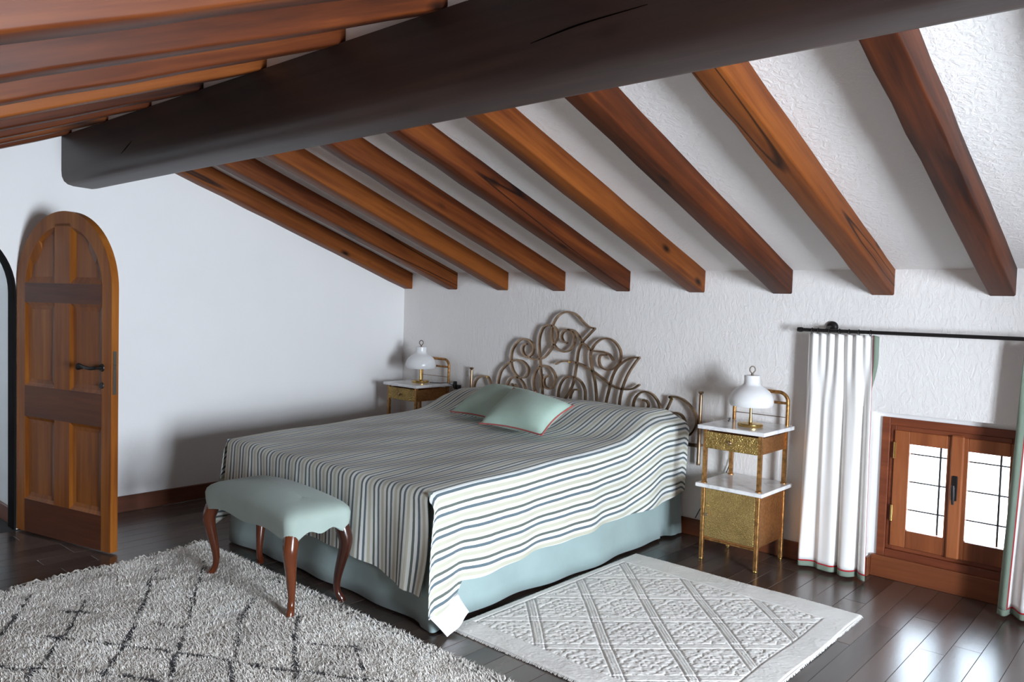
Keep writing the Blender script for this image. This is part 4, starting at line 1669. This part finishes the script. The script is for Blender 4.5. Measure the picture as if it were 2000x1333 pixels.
LN = [(A5, [(1225, 90), (1165, 220), (1150, 330), (1080, 490), (1040, 590), (990, 690), (930, 770), (840, 890), (790, 980), (740, 1080), (600, 1300)]),
      (A5, [(1590, 60), (1570, 120), (1525, 300), (1490, 450), (1455, 600), (1405, 740), (1360, 830), (1340, 950), (1320, 1100), (1240, 1400)]),
      (A5, [(1985, 350), (1950, 400), (1885, 490), (1860, 620), (1845, 760), (1805, 880), (1820, 1000), (1830, 1150), (1800, 1400)]),
      (A5, [(660, 350), (590, 490), (500, 640), (430, 710), (370, 820), (260, 930), (215, 1000), (100, 1200)]),
      (A5, [(240, 330), (70, 560), (10, 620), (-200, 860)]),
      (A5, [(340, 650), (450, 660), (640, 690), (830, 700), (940, 715), (1100, 735), (1300, 760), (1480, 785), (1640, 805), (1820, 840), (2000, 870)]),
      (A5, [(-200, 860), (0, 880), (130, 905), (300, 900), (540, 905), (700, 935), (900, 950), (1100, 970), (1250, 1000), (1500, 1040)]),
      (A5, [(1080, 510), (1200, 545), (1340, 570), (1450, 585)]),
      (A5, [(470, 445), (720, 465)]),
      (A5, [(1150, 215), (1340, 200)]),
      (A6, [(330, 480), (315, 600), (310, 740), (290, 800), (310, 920), (300, 1000), (310, 1200), (280, 1400)]),
      (A6, [(780, 730), (800, 780), (840, 900), (850, 980), (870, 1100), (860, 1300)]),
      (A6, [(400, 700), (560, 720), (770, 722)]),
      (A6, [(0, 880), (100, 895), (270, 915), (430, 920), (560, 945), (700, 965), (860, 975), (1080, 1000), (1300, 1060)])]
segs = []
for Z, pl in LN:
    w = [hit(*Z(*p), 2, 0.025)[:2] for p in pl]
    segs += list(zip(w[:-1], w[1:]))
NTF = 330000
px_ = rng.uniform(GX0 - .02, GX1, NTF)
py_ = rng.uniform(GY0, GY1, NTF)
keep = px_ > rug_left(py_)
# thin out what the photograph never shows, far behind the lower frame edge
keep &= (py_ > -4.0 - 0.0 * px_) | (rng.uniform(0, 1, NTF) < 0.45)
px_, py_ = px_[keep], py_[keep]
N = len(px_)


def vnoise(x, y, s, seed):
    r = np.random.default_rng(seed)
    g = r.uniform(-1, 1, (64, 64))
    gx, gy = x * s + 100, y * s + 100
    i, j = np.floor(gx).astype(int), np.floor(gy).astype(int)
    fx, fy = gx - i, gy - j
    fx, fy = fx * fx * (3 - 2 * fx), fy * fy * (3 - 2 * fy)
    gg = lambda p, q: g[p % 64, q % 64]
    return (gg(i, j) * (1 - fx) + gg(i + 1, j) * fx) * (1 - fy) + (gg(i, j + 1) * (1 - fx) + gg(i + 1, j + 1) * fx) * fy


dmin = np.full(N, 9.0)
for p0, p1 in segs:
    d = p1 - p0
    L2 = d @ d
    t = np.clip(((px_ - p0[0]) * d[0] + (py_ - p0[1]) * d[1]) / L2, 0, 1)
    dmin = np.minimum(dmin, np.hypot(px_ - p0[0] - t * d[0], py_ - p0[1] - t * d[1]))
dmin += 0.006 * vnoise(px_, py_, 22, 3)
line = dmin < 0.0058
# dashed dark rows along the edge by the bed
for yo in (GY1 - 0.016, GY1 - 0.045):
    line |= (np.abs(py_ - yo - 0.006 * np.sin(px_ * 9)) < 0.0045) & (np.sin(px_ * 125) > -0.1) & (px_ > 1.9)
ang_ = 2.6 + 0.5 * vnoise(px_, py_, 4, 1) + 0.9 * vnoise(px_, py_, 15, 2) + rng.normal(0, 0.7, N)
lean = np.clip(1.05 + 0.18 * vnoise(px_, py_, 9, 5) + rng.normal(0, 0.2, N), 0.4, 1.45)
Ln = rng.uniform(0.018, 0.034, N) * (1 + 0.25 * vnoise(px_, py_, 3, 8))
wd = rng.uniform(0.0014, 0.0027, N)
dx, dy = np.cos(ang_), np.sin(ang_)
sx_, sy_ = -dy, dx
h1, h2 = Ln * 0.55 * np.cos(lean * 0.6), Ln * np.cos(lean)
r1, r2_ = Ln * 0.55 * np.sin(lean * 0.6), Ln * np.sin(lean)
z0 = np.full(N, 0.006)
tv = np.zeros((N, 5, 3))
for k, (rr_, hh, ww) in enumerate(((0, 0, 1), (0, 0, -1), (r1, h1, -0.9), (r1, h1, 0.9), (r2_, h2, 0.0))):
    tv[:, k, 0] = px_ + dx * rr_ + sx_ * wd * ww
    tv[:, k, 1] = py_ + dy * rr_ + sy_ * wd * ww
    tv[:, k, 2] = z0 + hh * 0.85
idx = np.arange(N) * 5
tris = np.concatenate([np.stack([idx, idx + 1, idx + 2], -1), np.stack([idx, idx + 2, idx + 3], -1), np.stack([idx + 3, idx + 2, idx + 4], -1)])
po = np_mesh('pile', tv.reshape(-1, 3), tris, MAT['pile'], shag, smooth=False)
tag(po, kind='stuff')
basec = np.array([0.77, 0.735, 0.68])
br = 1 + 0.16 * vnoise(px_, py_, 4, 21) + 0.10 * vnoise(px_, py_, 14, 22) + rng.normal(0, 0.10, N)
colr = basec[None, :] * br[:, None]
colr[line] = np.array([0.05, 0.05, 0.055]) * rng.uniform(0.6, 1.6, (line.sum(), 1))
colr = np.clip(colr, 0.01, 0.88)
cv_ = np.ones((N, 5, 4), np.float32)
cv_[:, :, :3] = colr[:, None, :]
ca = po.data.color_attributes.new('tuft', 'FLOAT_COLOR', 'POINT')
if len(po.data.vertices) == N * 5:
    ca.data.foreach_set('color', cv_.ravel())
# knotted fringe along the left edge
fg = MB()
for k in range(150):
    y = GY1 - 0.01 - (GY1 - GY0 - .02) * k / 150 + rng.uniform(-.006, .006)
    x = float(rug_left(y))
    L = rng.uniform(0.03, 0.075)
    a1 = rng.normal(0, 0.7)
    p = [(x + .01, y, .014), (x - L * .5, y + L * .4 * a1 * .6, .016 + rng.uniform(0, .012)), (x - L * math.cos(a1 * .8), y + L * math.sin(a1), .005)]
    fg.tube(p, [0.004, 0.005, 0.003], 4)
tag(fg.build('fringe', MAT['fringe'], shag, smooth=60), kind='stuff')
